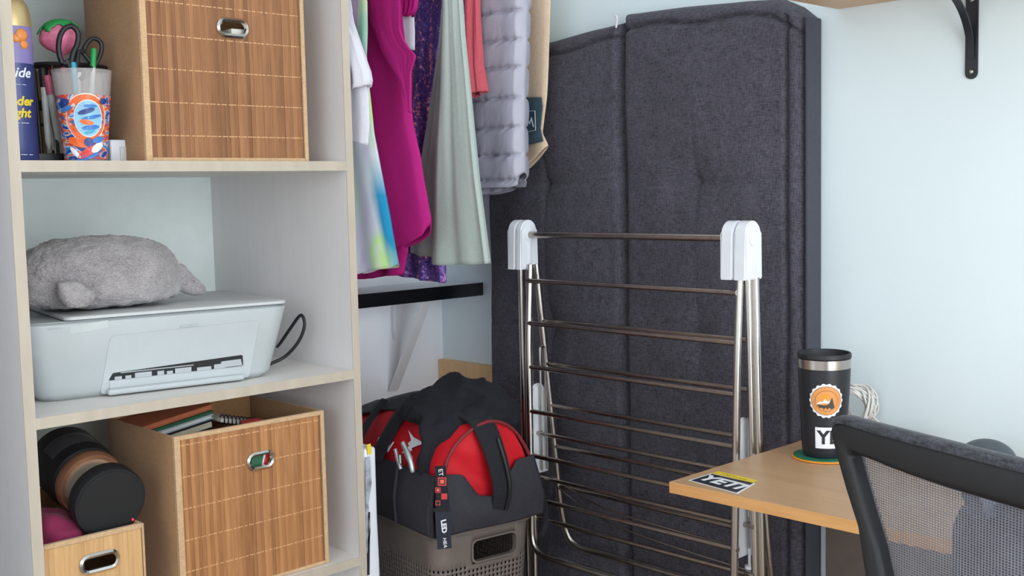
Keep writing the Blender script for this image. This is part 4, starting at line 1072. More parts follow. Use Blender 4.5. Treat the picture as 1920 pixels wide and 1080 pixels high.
wob(bm, .006, 13, 1); wob(bm, .0025, 34, 4)
obj('red_body', bm, M['bag_red'], G, smooth=60)['label'] = 'red nylon upper body'
# black lower panels: side (facing -a) and end (facing the room)
def bag_side(b, z):
    """outer surface of the left side at height z"""
    prof = [(0, -.004), (.05, .0), (.10, .010), (.15, .028), (.182, .055)]
    return lerp_tab(prof, z)
def shell(fn, nu, nv, th, name, m, nrm, seed, sol=.004):
    bm = bmn(); V = [[bm.verts.new(fn(i / nu, j / nv)) for j in range(nv + 1)] for i in range(nu + 1)]
    for i in range(nu):
        for j in range(nv): bm.faces.new((V[i][j], V[i + 1][j], V[i + 1][j + 1], V[i][j + 1]))
    wob(bm, .004, 16, seed)
    o = obj(name, bm, m, G, smooth=60); s_ = o.modifiers.new('t', 'SOLIDIFY'); s_.thickness = sol; s_.offset = 0
    return o
def end_top(u):     # top edge of the black end panel: dips in the middle
    return lerp_tab([(0, .122), (.10, .118), (.24, .112), (.40, .065), (.50, .06), (.66, .085), (.80, .122), (1, .125)], u)
def end_fn(u, v):
    z = end_top(u) * v; prof_l = -.010 + .3 * max(0, z - .05) * .5; a = prof_l + (.252 - (.0 if z < .04 else (z - .04) * .26) - prof_l) * u
    bulge = -.016 - .010 * math.sin(PI * u) * math.sin(PI * min(1, v * .8 + .1))
    return BK(a, bulge, zb + z)
shell(end_fn, 40, 24, .004, 'end_panel', M['bag_black'], None, 2)['label'] = 'black nylon end panel'
def side_fn(u, v):
    b = -.014 + .44 * u; z = .112 * v + .003
    return BK(bag_side(0, z) - .012 - .006 * math.sin(PI * v), b, zb + z)
shell(side_fn, 50, 20, .004, 'side_pocket', M['bag_black'], None, 3)['label'] = 'black side pocket'
def rside_fn(u, v):
    b = -.014 + .40 * u; z = .118 * v
    return BK(.250 - max(0, z - .04) * .26, b, zb + z)
shell(rside_fn, 40, 16, .004, 'side_pocket', M['bag_black'], None, 5)
bm = bmn()
bot = rrect(.262, LEN + .02, .03, 5); loft(bm, [[BK(.121 + x, LEN / 2 - .006 + y, zb - .0005) for x, y in bot], [BK(.121 + x, LEN / 2 - .006 + y, zb + .004) for x, y in bot]]); obj('bag_bottom', bm, M['bag_black'], G)
def top_fn(u, v):
    a = .055 + .13 * u; b = .10 + .33 * v
    z = lerp_tab([(.028, .15), (.055, .182), (.088, .202), (.125, .21), (.160, .202), (.190, .178)], a)
    return BK(a, b, zb + z * (1 - .16 * sm(.20, .44, b)) + .018 * math.sin(PI * b / LEN) * z / .2 + .007)
shell(top_fn, 20, 40, .004, 'top_panel', M['bag_black'], None, 8)['label'] = 'black top panel'
# pocket seam
bm = bmn(); tube(bm, [BK(-.020, .112, zb + .004), BK(-.021, .114, zb + .06), BK(-.010, .116, zb + .116)], .0035, 8); tube(bm, smooth_path([BK(-.014, -.016, zb + .002), BK(-.016, -.018, zb + .06), BK(-.006, -.016, zb + .118)]), .004, 8); obj('pocket_seam', bm, M['bag_black'], G)
# piping arch on end
arch = [(.018, .118), (.030, .150), (.055, .178), (.090, .198), (.125, .206), (.160, .198), (.190, .176), (.214, .142), (.228, .112)]
bm = bmn(); tube(bm, smooth_path([BK(a, -.010, zb + z) for a, z in arch]), .0035, 10); obj('piping', bm, plain('dark_red_piping', (120, 30, 36), .6), G)
bm = bmn(); tube(bm, smooth_path([BK(a, .001, zb + z + .004) for a, z in arch[4:]]), .003, 10); obj('zipper', bm, M['black'], G)
# wide black strap over the end and along the top
def strap(pts, w, axis, name, m=None, sol=.004, seed=0):
    pts = smooth_path(pts, 8); bm = bmn(); A = Vector(axis); V = []
    for i, p in enumerate(pts):
        ww = w[0] + (w[1] - w[0]) * i / (len(pts) - 1) if isinstance(w, tuple) else w
        V.append([bm.verts.new(p + A * (ww * (k / 4 - .5))) for k in range(5)])
    for a, b in zip(V, V[1:]):
        for k in range(4): bm.faces.new((a[k], a[k + 1], b[k + 1], b[k]))
    o = obj(name, bm, m or M['black_cloth'], G, smooth=60); s_ = o.modifiers.new('t', 'SOLIDIFY'); s_.thickness = sol; s_.offset = 0; return o
strap([BK(.138, -.024, zb + .028), BK(.138, -.034, zb + .075), BK(.130, -.030, zb + .13), BK(.118, -.020, zb + .18), BK(.110, -.004, zb + .208), BK(.105, .04, zb + .224), BK(.105, .09, zb + .232)], (.040, .062), ba, 'end_strap')['label'] = 'wide black webbing strap'
bm = bmn(); tube(bm, smooth_path([BK(.148, -.030, zb + .03), BK(.150, -.042, zb + .075), BK(.142, -.038, zb + .13), BK(.134, -.027, zb + .175)]), .0035, 8); obj('strap_edge', bm, M['black'], G)
strap([BK(-.012, .205, zb + .112), BK(.014, .205, zb + .150), BK(.045, .20, zb + .195), BK(.085, .20, zb + .228), BK(.13, .20, zb + .236)], .045, bb, 'side_strap')['label'] = 'black webbing over the red side'
strap([BK(-.004, .30, zb + .112), BK(.010, .30, zb + .145), BK(.035, .30, zb + .18), BK(.07, .30, zb + .215)], .022, bb, 'zip_tape')
# white lightning mark and letters on the red side
def side_pt(b, z, out=.004): return BK(lerp_tab([(.10, .006), (.13, .016), (.16, .032), (.19, .06), (.22, .1)], z) - out, b, zb + z)
bolt = [(.150, .176), (.118, .168), (.112, .160), (.072, .164), (.105, .150), (.100, .146), (.132, .136), (.116, .152), (.124, .155), (.118, .162)]
bm = bmn(); w = [side_pt(b, z, .009) for b, z in bolt]
prism(bm, w, Vector((-.001, 0, .0006))); bmesh.ops.triangulate(bm, faces=bm.faces[:]); obj('bolt_mark', bm, M['decal_w'], G, smooth=0)['label'] = 'white lightning mark'
for k, (ch, b) in enumerate((('M', .222), ('W', .188))):
    bm = text_bm(ch, .032, .0005, .0006); s0 = side_pt(b, .140, .012); up_v = (side_pt(b, .15, .012) - side_pt(b, .118, .012))
    bmesh.ops.transform(bm, matrix=axes(s0, -bb, up_v), verts=bm.verts); obj('letter_mark', bm, M['decal_w'], G, smooth=0)
# right shoulder strap hanging to the right
bm = bmn(); tube(bm, smooth_path([BK(.245, .02, zb + .075), BK(.262, .012, zb + .05), BK(.272, .006, zb + .01), BK(.266, .0, zb - .035), BK(.250, -.006, zb - .05)]), .006, 8); obj('shoulder_strap', bm, M['black_cloth'], G)

# pliers in the side pocket
pl0 = BK(-.028, .075, zb + .110)
pg = thing('spring_clamp', 'grey metal clamp sticking out of the duffel side pocket', 'clamp', pl0)
def px_side(u, v, off=-.02):
    d = ray(u, v); n_ = ba; o = BK(off, 0, 0); return CAM + d * ((o - CAM).dot(n_) / d.dot(n_))
def px_end(u, v, off=-.03):
    d = ray(u, v); n_ = bb; o = BK(0, off, 0); return CAM + d * ((o - CAM).dot(n_) / d.dot(n_))
for pts, rr in ((((741, 842), (745, 858), (752, 880)), [.004, .005, .004]), (((755, 830), (763, 848), (770, 866), (774, 886)), [.005, .0065, .0055, .004])):
    bm = bmn(); tube(bm, smooth_path([px_side(u, v) for u, v in pts], 4), [rr[min(len(rr) - 1, int(i / 4))] for i in range(4 * (len(pts) - 1) + 1)], 10); obj('jaw', bm, M['silver_pl'], pg, smooth=60)
bm = bmn(); tube(bm, [px_side(751, 852), px_side(752, 868)], .005, 10); obj('pivot', bm, M['chrome'], pg)

# lanyard
ly = thing('lanyard', 'black lanyard with red squares and white lettering hanging off the duffel corner', 'lanyard', px_end(827, 1030))
def ly_poly(pts, off0, off1): 
    bm = bmn(); A = [px_end(u, v, off0) for u, v in pts]; B2 = [px_end(u, v, off1) for u, v in pts]; loft(bm, [A, B2]); return bm
OFF = -.042
obj('upper_band', ly_poly([(815, 874), (836, 873), (843, 955), (818, 956)], OFF, OFF + .003), M['black_cloth'], ly, smooth=0)
obj('lower_band', ly_poly([(816, 958), (843, 956), (847, 1028), (820, 1030)], OFF - .001, OFF + .002), plain('lanyard_navy', (34, 38, 50), .7), ly, smooth=0)
obj('buckle', ly_poly([(812, 953), (844, 951), (845, 958), (812, 960)], OFF - .002, OFF + .003), M['black'], ly, smooth=0)
for (u, v, s, hol) in ((829, 903, 8, 1), (821, 919, 5, 1), (833, 931, 5.5, 0), (821, 943, 4.5, 1)):
    sq = lambda k: [(u - k, v - k), (u + k, v - k), (u + k, v + k), (u - k, v + k)]
    obj('red_square', ly_poly(sq(s), OFF - .0006, OFF), plain('print_scarlet', (200, 62, 58), .6), ly, smooth=0)
    if hol: obj('square_gap', ly_poly(sq(s * .68), OFF - .0010, OFF - .0005), M['decal_k'], ly, smooth=0)
    if hol and s > 4.6: obj('red_square', ly_poly(sq(s * .45), OFF - .0014, OFF - .0009), plain('print_salmon', (236, 110, 92), .6), ly, smooth=0)
def ly_text(s, u, v, size, m, off, shear=0, k=0):
    bm = text_bm(s, size, .0003, k, 1, shear); c = px_end(u, v, off); down = (px_end(u + 2, v + 20, off) - c).normalized()
    bmesh.ops.transform(bm, matrix=axes(c, down, ba), verts=bm.verts); return obj('lettering', bm, m, ly, smooth=0)
ly_text('LED', 832, 987, .0150, M['decal_w'], OFF - .0016, 0, .0006)
ly_text('HEA', 834, 1017, .0105, M['decal_w'], OFF - .0016, .3, .0001)
ly_text('ET', 826, 886, .013, M['decal_w'], OFF - .0006)

# black garment crumpled over the bag
jk = None
bm = bmn()
def jb(a, b, z, r, rx=0):
    blob(bm, BK(a, b, zb + z), r, Matrix.Rotation(BA, 4, 'Z') @ Matrix.Rotation(rx, 4, 'X'), 3)
jb(.115, .12, .212, (.090, .10, .042)); jb(.12, .17, .214, (.060, .05, .034)); jb(.165, .075, .228, (.050, .055, .036), .3); jb(.066, .085, .196, (.040, .045, .034)); jb(.036, .060, .168, (.026, .030, .036)); jb(.195, .045, .206, (.034, .035, .032)); jb(.13, .05, .212, (.055, .05, .030))
jb(.15, .12, .250, (.054, .055, .030)); jb(.19, .07, .236, (.034, .04, .030)); jb(.018, .052, .135, (.018, .026, .042)); jb(.07, .055, .185, (.04, .03, .035)); jb(.16, .03, .206, (.05, .03, .020))
o = obj('black_jumper', bm, M['black_knit'], None, BK(.11, .15, zb + .21), 180)
tag(o, 'crumpled black jumper dumped on top of the red duffel bag', 'jumper')
r_ = o.modifiers.new('remesh', 'REMESH'); r_.mode = 'VOXEL'; r_.voxel_size = .0042; r_.use_smooth_shade = True
s_ = o.modifiers.new('smooth', 'SMOOTH'); s_.iterations = 6; s_.factor = .5
tx = bpy.data.textures.new('jumper_folds', 'MUSGRAVE'); tx.noise_scale = .066; tx.musgrave_type = 'RIDGED_MULTIFRACTAL'; tx.octaves = 2
d_ = o.modifiers.new('folds', 'DISPLACE'); d_.texture = tx; d_.strength = .013; d_.mid_level = .6; d_.texture_coords = 'LOCAL'
displace(o, .014, .060, 'jumper_big')
s_ = o.modifiers.new('smooth2', 'SMOOTH'); s_.iterations = 4; s_.factor = .5

# paper bag between bookcase and basket
pb = thing('paper_bag', 'white printed plastic sack with yellow mark beside the bookcase side', 'bag', (-.612, -.45, 0))
a = on_x(703, 836, -.598); b2 = on_x(684, 820, -.598)
bm = bmn(); box(bm, (-.628, -.50, .001), (-.600, -.30, a.z), .006, 3)
bmesh.ops.subdivide_edges(bm, edges=[e for e in bm.edges if e.calc_length() > .08], cuts=10, use_grid_fill=True)
for v in bm.verts:
    v.co.x += .006 * nz(v.co.y * 14, v.co.z * 9, 3); v.co.z += .05 * max(0, v.co.y + .50) * (v.co.z > .5)
obj('sack', bm, M['white_pl'], pb, smooth=60)
def pb_px(pts, m, name):
    bm = bmn(); w = [hit(u, v, 1, -.5035) for u, v in pts]; prism(bm, w, (0, .002, 0)); return obj(name, bm, m, pb, smooth=0)

pb_px([(688, 834), (695, 832), (697, 850), (690, 853)], M['yellow'], 'yellow_mark')
pb_px([(686, 858), (694, 856), (697, 905), (691, 945), (695, 1000), (688, 1040), (686, 960)], plain('grey_print', (150, 154, 164), .6, var=.25, vs=60), 'grey_print')
pb_px([(690, 960), (694, 960), (693, 1078), (689, 1078)], M['decal_k'], 'black_print')

# ------------------------------------------------------------------ desk
DX = -.486; DY = -1.112; DZ = .75
de = thing('desk', 'light wooden desk top fixed along the right wall', 'desk', (-.24, -1.9, DZ - .018))
bm = bmn(); box(bm, (DX + .001, -2.9, DZ - .018), (-.0006, DY, DZ), .0012); obj('desk_top', bm, M['desk'], de, smooth=0)
bm = bmn(); box(bm, (DX - .0005, -2.9, DZ - .0178), (DX + .001, DY + .0005, DZ - .0004), .0004); box(bm, (DX, DY - .0, DZ - .0178), (-.001, DY + .0012, DZ - .0004), .0004); obj('edge_strip', bm, M['desk_edge'], de, smooth=0)
bm = bmn(); box(bm, (-.016, -2.9, .06), (-.0008, DY, DZ - .0185), .001); obj('back_panel', bm, plain('under_desk_shade', (104, 94, 88), .7), de, smooth=0)['label'] = 'added dark taupe sheet on the wall, stands in for shade below the top'  # shade under the desk put in as a dark coloured sheet
for y in (-2.85, -2.35):
    bm = bmn(); box(bm, (-.40, y - .02, 0), (-.36, y + .02, DZ - .018), .002); obj('leg', bm, M['white_paint'], de)
# YETI sticker lying on the desk
st = thing('name_sticker', 'black YETI sticker lying at the desk corner', 'sticker', (-.43, -1.18, DZ))
q = [on_z(u, v, DZ) for u, v in ((1291, 901), (1383, 926), (1416, 907), (1334, 888))]
ctr = sum(q, Vector()) / 4
def sticker_poly(parent, pts, z0, z1, m, name):
    bm = bmn(); A = [Vector((p.x, p.y, DZ + z0)) for p in pts]; B2 = [Vector((p.x, p.y, DZ + z1)) for p in pts]; loft(bm, [A, B2]); return obj(name, bm, m, parent, smooth=0)
sticker_poly(st, q, .0001, .0005, M['decal_w'], 'backing')
q2 = [ctr + (p - ctr) * k for p, k in zip(q, (.93, .93, .93, .93))]
sticker_poly(st, q2, .0005, .0007, M['decal_k'], 'black_field')
dx = (q[1] - q[0]).normalized(); dyv = (q[3] - q[0])
bm = text_bm('YETI', .044, .0001, .0016, 1.0); bmesh.ops.transform(bm, matrix=axes(ctr + Vector((0, 0, .0008)), dx, dyv), verts=bm.verts); 
obj('lettering', bm, M['decal_w'], st, smooth=0)
st2 = thing('slogan_sticker', 'thin yellow sticker lying behind the black one on the desk', 'sticker', (-.40, -1.17, DZ))
q = [on_z(u, v, DZ) for u, v in ((1335, 888), (1412, 907), (1420, 901), (1346, 884))]
sticker_poly(st2, q, .0001, .0005, M['yellow'], 'strip')
c2 = sum(q, Vector()) / 4
bm = text_bm('- ---- --- -----', .010, .0001, .0003); bmesh.ops.transform(bm, matrix=axes(c2 + Vector((0, 0, .0006)), q[1] - q[0], q[3] - q[0]), verts=bm.verts); obj('lettering', bm, M['decal_k'], st2, smooth=0)

# tumbler and coaster
tc = on_z(1545, 857, DZ); tc.z = DZ
bm = bmn(); lathe(bm, [(.050, .0003), (.0535, .001), (.0535, .0028), (.052, .0034)], tc, n=64); co = tag(obj('coaster', bm, M['decal_o2'], None, tc), 'round orange and green coaster under the black tumbler', 'coaster')
bm = bmn(); lathe(bm, [(.051, .0034), (.051, .0044), (.049, .0048)], tc, n=64); obj('green_top', bm, M['coaster_g'], co)['label'] = 'green upper face'
tb0 = tc + Vector((0, 0, .0050))
tb = thing('tumbler', 'black insulated tumbler with steel rim standing on a coaster on the desk', 'tumbler', tb0)
def trad(h): return lerp_tab([(0, .0345), (.01, .0365), (.05, .0385), (.09, .0405), (.12, .0425), (.17, .0440)], h)
bm = bmn(); lathe(bm, [(.030, .0), (.0345, .001)] + [(trad(h), h) for h in (.004, .01, .03, .05, .07, .09, .11, .13, .150)], tb0, n=64); obj('cup_body', bm, M['black_m'], tb, smooth=60)
bm = bmn(); lathe(bm, [(trad(.150) - .0005, .150), (trad(.155) - .0002, .1505), (.0439, .166), (.0415, .1665)], tb0, n=64, cap=False); obj('steel_rim', bm, M['steel'], tb)['label'] = 'bare steel rim'
bm = bmn(); lathe(bm, [(.043, .1662), (.0448, .168), (.0448, .173), (.0435, .1755), (.041, .175), (.039, .166), (.036, .163), (.001, .1625)], tb0, n=64, cap=False); obj('lid', bm, M['black'], tb, smooth=40)
tva = math.atan2(CAM.y - tb0.y, CAM.x - tb0.x)
def on_tumbler(bm, ang, h, out):
    for v in bm.verts:
        x, y, z = v.co; hh = h + y; r_ = trad(hh) + out + z; a = ang + x / .0405
        v.co = tb0 + Vector((r_ * math.cos(a), r_ * math.sin(a), hh))
def decal(pts, h, ang, out, m, name, th=.0003, grid=False):
    bm = bmn(); n = len(pts); cx = sum(p[0] for p in pts) / n; cy = sum(p[1] for p in pts) / n
    rings = [[Vector((cx + (x - cx) * k, cy + (y - cy) * k, th)) for x, y in pts] for k in (1, .8, .6, .4, .2, .02)]
    loft(bm, [[Vector((p.x, p.y, 0)) for p in rings[0]]] + rings, cap=False); on_tumbler(bm, ang, h, out); return obj(name, bm, m, tb, smooth=0)
px2m = .088 / 98
ang1 = tva + ( (1549 - 1545) * px2m) / .0405
h1 = .0995
badge = [( (.0272 + .0011 * math.cos(18 * t)) * math.cos(t), (.0285 + .0011 * math.cos(18 * t)) * math.sin(t)) for t in [2 * PI * k / 108 for k in range(108)]]
decal(badge, h1, ang1, .0003, M['decal_w'], 'badge_sticker')['label'] = 'round scalloped badge sticker'
circ = lambda r_, n=48, cx=0, cy=0: [(cx + r_ * math.cos(2 * PI * k / n), cy + r_ * math.sin(2 * PI * k / n)) for k in range(n)]
decal(circ(.0245), h1, ang1, .0007, M['decal_b'], 'badge_ring'); decal(circ(.0238), h1, ang1, .0010, M['decal_o'], 'badge_field')
decal(circ(.0178), h1, ang1, .0013, M['decal_b'], 'badge_inner_ring'); decal(circ(.0172), h1, ang1, .0016, M['decal_o'], 'badge_inner_field')
decal(circ(.0062, 24, -.002, .005), h1, ang1, .0019, M['decal_o2'], 'sun_mark')
decal([(-.0165, -.006), (-.010, -.001), (-.007, -.003), (-.002, .004), (.003, -.002), (.006, .001), (.011, -.006)], h1, ang1, .0021, M['decal_w'], 'mountain_mark')
tr_ = []
for k in range(9): tr_ += [(-.014 + k * .0032, -.006 + .001 * k), (-.0125 + k * .0032, -.012)]
decal([(-.0145, -.0065), (.006, -.0055), (.0085, .006), (.011, -.004), (.0125, -.011), (.008, -.014), (.004, -.0105), (.002, -.0145), (-.001, -.0105), (-.004, -.014), (-.007, -.0095), (-.010, -.012)], h1, ang1, .0024, M['decal_b'], 'pine_mark')
ang2 = tva + ((1566 - 1545) * px2m) / .0405 
h2 = .036
rr2 = [(x, y) for x, y in rrect(.070, .0365, .003, 3)]
bm = bmn(); cols = 24
V = []
for i in range(cols + 1):
    x = -.035 + .07 * i / cols; V.append([bm.verts.new((x, -.018, 0)), bm.verts.new((x, .018, 0))])
for a, b in zip(V, V[1:]): bm.faces.new((a[0], b[0], b[1], a[1]))
on_tumbler(bm, ang2 + .02, h2, .0004); o = obj('name_decal', bm, M['decal_w'], tb, smooth=0); s_ = o.modifiers.new('t', 'SOLIDIFY'); s_.thickness = .0003
o['label'] = 'white rectangular name decal'
bm = text_bm('YETI', .031, .0001, .0011, 1.06); on_tumbler(bm, ang2 + .06, h2 , .0009); obj('lettering', bm, M['decal_k'], tb, smooth=0)

# cable coil behind tumbler
cw = thing('cable_coil', 'coiled white cable on the desk against the wall behind the tumbler', 'cable', on_x(1610, 800, -.05))
bm = bmn(); random.seed(11)
c0 = on_x(1603, 762, -.06)
for k in range(15):
    ry = random.uniform(.024, .036); rzz = random.uniform(.030, .042); ph_ = random.uniform(-.5, .5); ox = random.uniform(-.02, .02)
    pts = []
    for j in range(29):
        a = 2 * PI * j / 28; y = ry * math.cos(a); z = rzz * math.sin(a)
        pts.append(Vector((c0.x + ox + .012 * math.sin(a * 2 + k), c0.y + y * math.cos(ph_) - z * math.sin(ph_) * .8 + random.uniform(-.003, .003) * 0 + .004 * math.sin(k), max(DZ + .004, c0.z + y * math.sin(ph_) + z * math.cos(ph_)))))
    tube(bm, pts, .0019, 7, False)
obj('loops', bm, M['cable_w'], cw, smooth=60)
bm = bmn()
tube(bm, smooth_path([on_x(1600, 795, -.05), on_x(1630, 780, -.055), on_x(1648, 792, -.055), on_x(1665, 803, -.05), on_x(1690, 812, -.05), on_x(1715, 822, -.05)]), .0018, 7); tube(bm, smooth_path([on_x(1605, 800, -.05), on_x(1625, 790, -.06), on_x(1640, 800, -.05), on_x(1655, 812, -.05)]), .0016, 7); obj('tail', bm, M['cable_w'], cw, smooth=60)
a = on_x(1694, 815, -.06)
bm = bmn(); box(bm, (-.075, a.y - .03, DZ + .0005), (-.045, a.y + .022, a.z + .004), .004, 3); tag(obj('adapter', bm, M['black_m'], None, (-.06, a.y, DZ)), 'small flat dark adapter on the desk behind the chair top', 'adapter')
# rounded dark dome on the desk
dc = on_x(1850, 866, -.09); dc.z = DZ
dm = thing('desk_speaker', 'dark grey dome shaped speaker on the desk behind the chair back', 'speaker', dc)
rd = .046; top = on_x(1845, 823, -.09).z - DZ
bm = bmn(); lathe(bm, [(rd * .9, .0005), (rd, .003)] + [(rd * math.cos(t), top - .0 - (top - .012) * (1 - math.sin(t))) for t in [PI / 2 * k / 12 for k in range(13)]], dc); obj('dome', bm, plain('dark_slate_plastic', (70, 78, 84), .45), dm, smooth=60)
bm = bmn(); lathe(bm, [(rd * 1.005, .004), (rd * 1.02, .006), (rd * 1.02, .010), (rd * 1.005, .012)], dc, cap=False); obj('base_ring', bm, M['black'], dm)

# ------------------------------------------------------------------ wall shelf and bracket
ZS = 1.5285
sh = thing('wood_shelf', 'light wooden wall shelf at the top right, seen from below', 'shelf', (-.13, -1.9, ZS))
bm = bmn(); box(bm, (-.25, -2.9, ZS), (-.0006, -1.126, ZS + .018), .001); obj('shelf_board', bm, M['shelf_wood'], sh, smooth=0)
def shelf_bracket(y, label):
    b = thing('shelf_bracket', label, 'bracket', (0, y, 1.382))
    bm = bmn(); pts = [(-.0105, ZS)] + [(.0105 * math.cos(PI + PI * k / 10), 1.3925 + .0105 * math.sin(PI + PI * k / 10)) for k in range(11)] + [(.0105, ZS)]
    prism(bm, [(-.0036, y + a, z) for a, z in pts], (.003, 0, 0)); obj('wall_plate', bm, M['black_m'], b, smooth=40)
    bm = bmn(); box(bm, (-.20, y - .0105, ZS - .003), (-.001, y + .0105, ZS - .0002), .0008); obj('shelf_plate', bm, M['black_m'], b)
    bm = bmn(); arc = [Vector((-.0045 - .132 * (1 - math.cos(t)), y, 1.415 + .110 * math.sin(t))) for t in [PI / 2 * k / 14 for k in range(15)]]
    V = []
    for i, p in enumerate(arc):
        d = (arc[min(i + 1, 14)] - arc[max(i - 1, 0)]).normalized(); nrm = Vector((d.z, 0, -d.x))
        V.append([p + Vector((0, -.006, 0)) - nrm * .0018, p + Vector((0, .006, 0)) - nrm * .0018, p + Vector((0, .006, 0)) + nrm * .0018, p + Vector((0, -.006, 0)) + nrm * .0018])
    loft(bm, V); obj('curved_brace', bm, M['black_m'], b, smooth=40)
    for z in (1.394, 1.512):
        bm = bmn(); lathe(bm, [(.0038, -.001), (.0036, .0006), (.002, .0014), (.0002, .0016)], (-.0036, y, z), (-1, 0, 0), 16); obj('screw', bm, M['steel'], b)
    return b
shelf_bracket(-1.374, 'black steel bracket under the wooden wall shelf')

# ------------------------------------------------------------------ office chair
CP = Vector((-.777, -1.575, 0)); cdv = Vector((-.3175, -.948, 0)).normalized(); cn = Vector((.948, -.3175, 0)).normalized()
WC = .24
def CH(w, h, n_=0):
    bow = .012 * (((w - WC) / WC) ** 2 - 1); return CP + cdv * w + cn * (n_ + bow) + Vector((0, 0, h))
ch = thing('office_chair', 'black mesh back office chair pushed up to the desk', 'chair', CH(WC, 0, .22))
outer = [(.100, .56), (.070, .74), (.055, .797), (.041, .853), (.020, .89), (.008, .914), (-.004, .940), (-.006, .948), (-.002, .955), (.006, .959), (.018, .9605), (.05, .9605), (.11, .961), (.17, .9615), (WC, .9615)]
inner = [(.130, .60), (.098, .74), (.083, .806), (.073, .836), (.054, .872), (.041, .90), (.034, .915), (.031, .922), (.033, .926), (.037, .927), (.045, .9262), (.07, .925), (.12, .922), (.17, .921), (WC, .921)]
def mirror(l): return l + [(2 * WC - w, h) for w, h in l[-2::-1]]
def dens(l, k=3):
    out = []
    for a, b in zip(l, l[1:]): out += [(a[0] + (b[0] - a[0]) * j / k, a[1] + (b[1] - a[1]) * j / k) for j in range(k)]
    return out + [l[-1]]
OL, IL = mirror(dens(outer)), mirror(dens(inner))
bm = bmn(); rings = []
for (a, b), (c, d) in zip(OL, IL):
    sec = [(0, -.5), (.12, -.9), (.3, -1), (.8, -1), (.95, -.8), (1, -.4), (1, .4), (.95, .8), (.5, 1), (.12, .9), (0, .5)]
    rings.append([CH(a + (c - a) * s, b + (d - b) * s, .012 * q) for s, q in sec])
loft(bm, rings); obj('back_frame', bm, M['black'], ch, smooth=60)
# knitted edge over the top bar
bm = bmn(); rings = []
for (a, b), (c, d) in list(zip(OL, IL))[24:-24]:
    rings.append([CH(a + (c - a) * s, b + (d - b) * s + .0014, .0128 * q) for s, q in ((.16, -1.0), (.08, -.98), (-.03, -.6), (-.05, 0), (-.03, .6), (.18, 1.02), (.45, 1.02))])
loft(bm, rings, cap=False, closed=False); o = obj('knit_edge', bm, cloth('chair_knit', (60, 62, 68), .3, 420, .9, .8, .1), ch, smooth=60); s_ = o.modifiers.new('t', 'SOLIDIFY'); s_.thickness = .0012
bm = bmn(); V = []
nW = 24
for (c, d), (e, f) in [(IL[i], IL[len(IL) - 1 - i]) for i in range(len(IL) // 2 + 1)]:
    V.append([bm.verts.new(CH(c + (e - c) * k / nW, d, .006)) for k in range(nW + 1)])
for a, b in zip(V, V[1:]):
    for k in range(nW): 
        try: bm.faces.new((a[k], a[k + 1], b[k + 1], b[k]))
        except ValueError: pass
# mesh coordinates: x across, z up, so the panel object is turned to the backrest
def turned(name, bm, m, parent, smooth=60):
    """object whose local x runs across the backrest"""
    L = WL[parent.name]; ang = math.atan2(cdv.y, cdv.x)
    Mi = (Matrix.Translation(L) @ Matrix.Rotation(ang, 4, 'Z')).inverted()
    bmesh.ops.transform(bm, matrix=Mi, verts=bm.verts); me = bpy.data.meshes.new(name); bmesh.ops.recalc_face_normals(bm, faces=bm.faces); bm.to_mesh(me); bm.free(); me.materials.append(m)
    me.polygons.foreach_set('use_smooth', [True] * len(me.polygons))
    o = link(bpy.data.objects.new(name, me)); o.parent = parent; o.rotation_euler = (0, 0, ang); WL[o.name] = L; return o
turned('mesh_panel', bm, M['mesh'], ch)['label'] = 'grey see-through mesh'
# lumbar piece behind the mesh with two stems
lp = [(.155, .70), (.142, .80), (.138, .850), (.141, .874), (.150, .893), (.166, .902), (.20, .907), (WC, .909)]
lp = mirror(dens(lp, 2)); lowz = .66
bm = bmn(); A = [CH(w, h, .030) for w, h in lp]; B2 = [CH(w, h, .040) for w, h in lp]; loft(bm, [A, B2])
bmesh.ops.triangulate(bm, faces=[f for f in bm.faces if len(f.verts) > 4]); turned('lumbar_support', bm, M['lumbar'], ch)
for s in (1, -1):
    bm = bmn(); w0 = [(.160, .924), (.186, .922), (.196, .895), (.176, .890)]
    w0 = [(w if s > 0 else 2 * WC - w, h) for w, h in w0]
    loft(bm, [[CH(w, h, .014) for w, h in w0], [CH(w, h, .034) for w, h in w0]]); obj('lumbar_stem', bm, M['lumbar'], ch)
bm = bmn(); pts = rrect(.46, .44, .09, 8); sc0 = CH(WC, 0, .27)
loft(bm, [[sc0 + cdv * x * k + cn * y * k + Vector((0, 0, z)) for x, y in pts] for k, z in ((.9, .42), (1, .435), (1, .475), (.94, .49))]); obj('seat', bm, M['black_cloth'], ch)
bm = bmn(); tube(bm, smooth_path([CH(WC, .60, .0), CH(WC, .50, .03), CH(WC, .425, .12), CH(WC, .415, .27)]), .02, 12); obj('back_support', bm, M['black'], ch, smooth=60)
bm = bmn(); box(bm, (.10, -.012, .555), (2 * WC - .10, .012, .60), .008, 2, axes(CP + cn * -.045, cdv, cn) @ Matrix.Identity(4)); obj('lower_bar', bm, M['black'], ch)
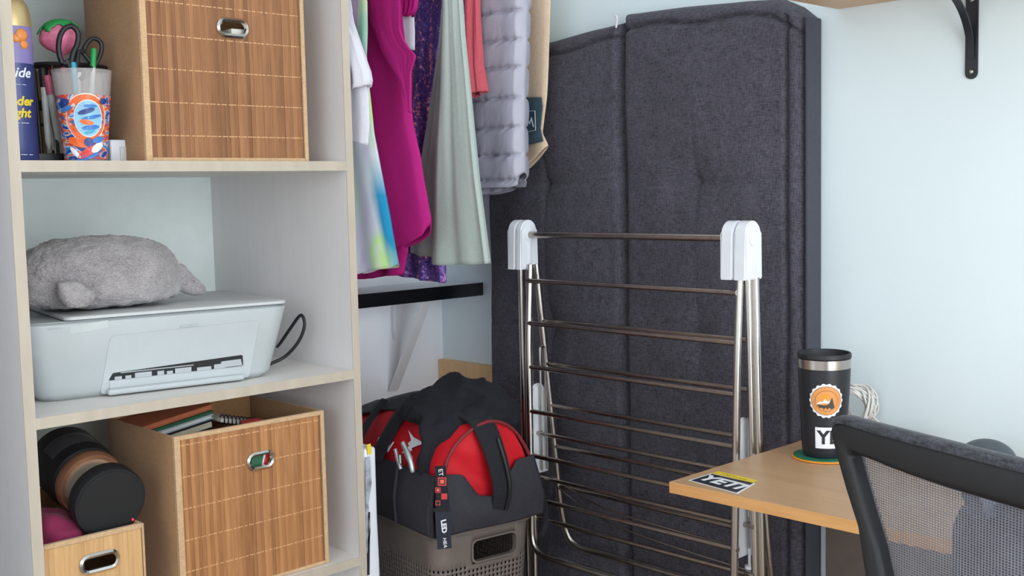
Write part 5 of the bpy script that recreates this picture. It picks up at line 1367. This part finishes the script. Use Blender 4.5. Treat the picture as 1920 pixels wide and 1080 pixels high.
bm = bmn(); tube(bm, [sc0 + Vector((0, 0, .42)), sc0 + Vector((0, 0, .08))], .025, 16); obj('gas_lift', bm, M['black'], ch)
for k in range(5):
    a = 2 * PI * k / 5 + .3; e = sc0 + Vector((.26 * math.cos(a), .26 * math.sin(a), .065))
    bm = bmn(); tube(bm, [sc0 + Vector((0, 0, .095)), e], [.024, .014], 10); leg = obj('leg', bm, M['black'], ch)
    bm = bmn(); lathe(bm, [(.02, -.02), (.027, -.018), (.027, .018), (.02, .02)], e - Vector((0, 0, .0375)), (-math.sin(a), math.cos(a), 0), 20); obj('castor', bm, M['rubber'], leg)

# ------------------------------------------------------------------ light
def area(name, loc, target, sx, sy, power, col):
    l = bpy.data.lights.new(name, 'AREA'); l.shape = 'RECTANGLE'; l.size = sx; l.size_y = sy; l.energy = power; l.color = col
    o = link(bpy.data.objects.new(name, l)); o.location = loc
    o.rotation_euler = (Vector(target) - Vector(loc)).to_track_quat('-Z', 'Y').to_euler(); return o
area('daylight_and_fill', ((WX0 + WX1) / 2, YF + .02, (WZ0 + WZ1) / 2), ((WX0 + WX1) / 2, 0, (WZ0 + WZ1) / 2 - .25), WX1 - WX0 - .1, WZ1 - WZ0 - .1, 64, (.90, .965, 1.0))
area('daylight_and_fill', (XL + .02, (LY0 + LY1) / 2, (LZ0 + LZ1) / 2), (0, (LY0 + LY1) / 2 + .3, (LZ0 + LZ1) / 2 - .25), LY1 - LY0 - .1, LZ1 - LZ0 - .1, 16, (.92, .97, 1.0))  # added fill lamp, brightens surfaces that face the left wall
w = bpy.data.worlds.new('world'); scene.world = w; w.use_nodes = True
bgn = w.node_tree.nodes['Background']; bgn.inputs['Color'].default_value = (.80, .90, 1.0, 1); bgn.inputs['Strength'].default_value = 1.0
vs = scene.view_settings; vs.view_transform = 'Standard'; vs.look = 'None'; vs.exposure = 0.0; vs.gamma = 1.0; vs.use_curve_mapping = False
scene.cycles.use_denoising = True; scene.cycles.max_bounces = 10; scene.cycles.diffuse_bounces = 6; scene.cycles.transparent_max_bounces = 12
scene.cycles.sample_clamp_indirect = 6
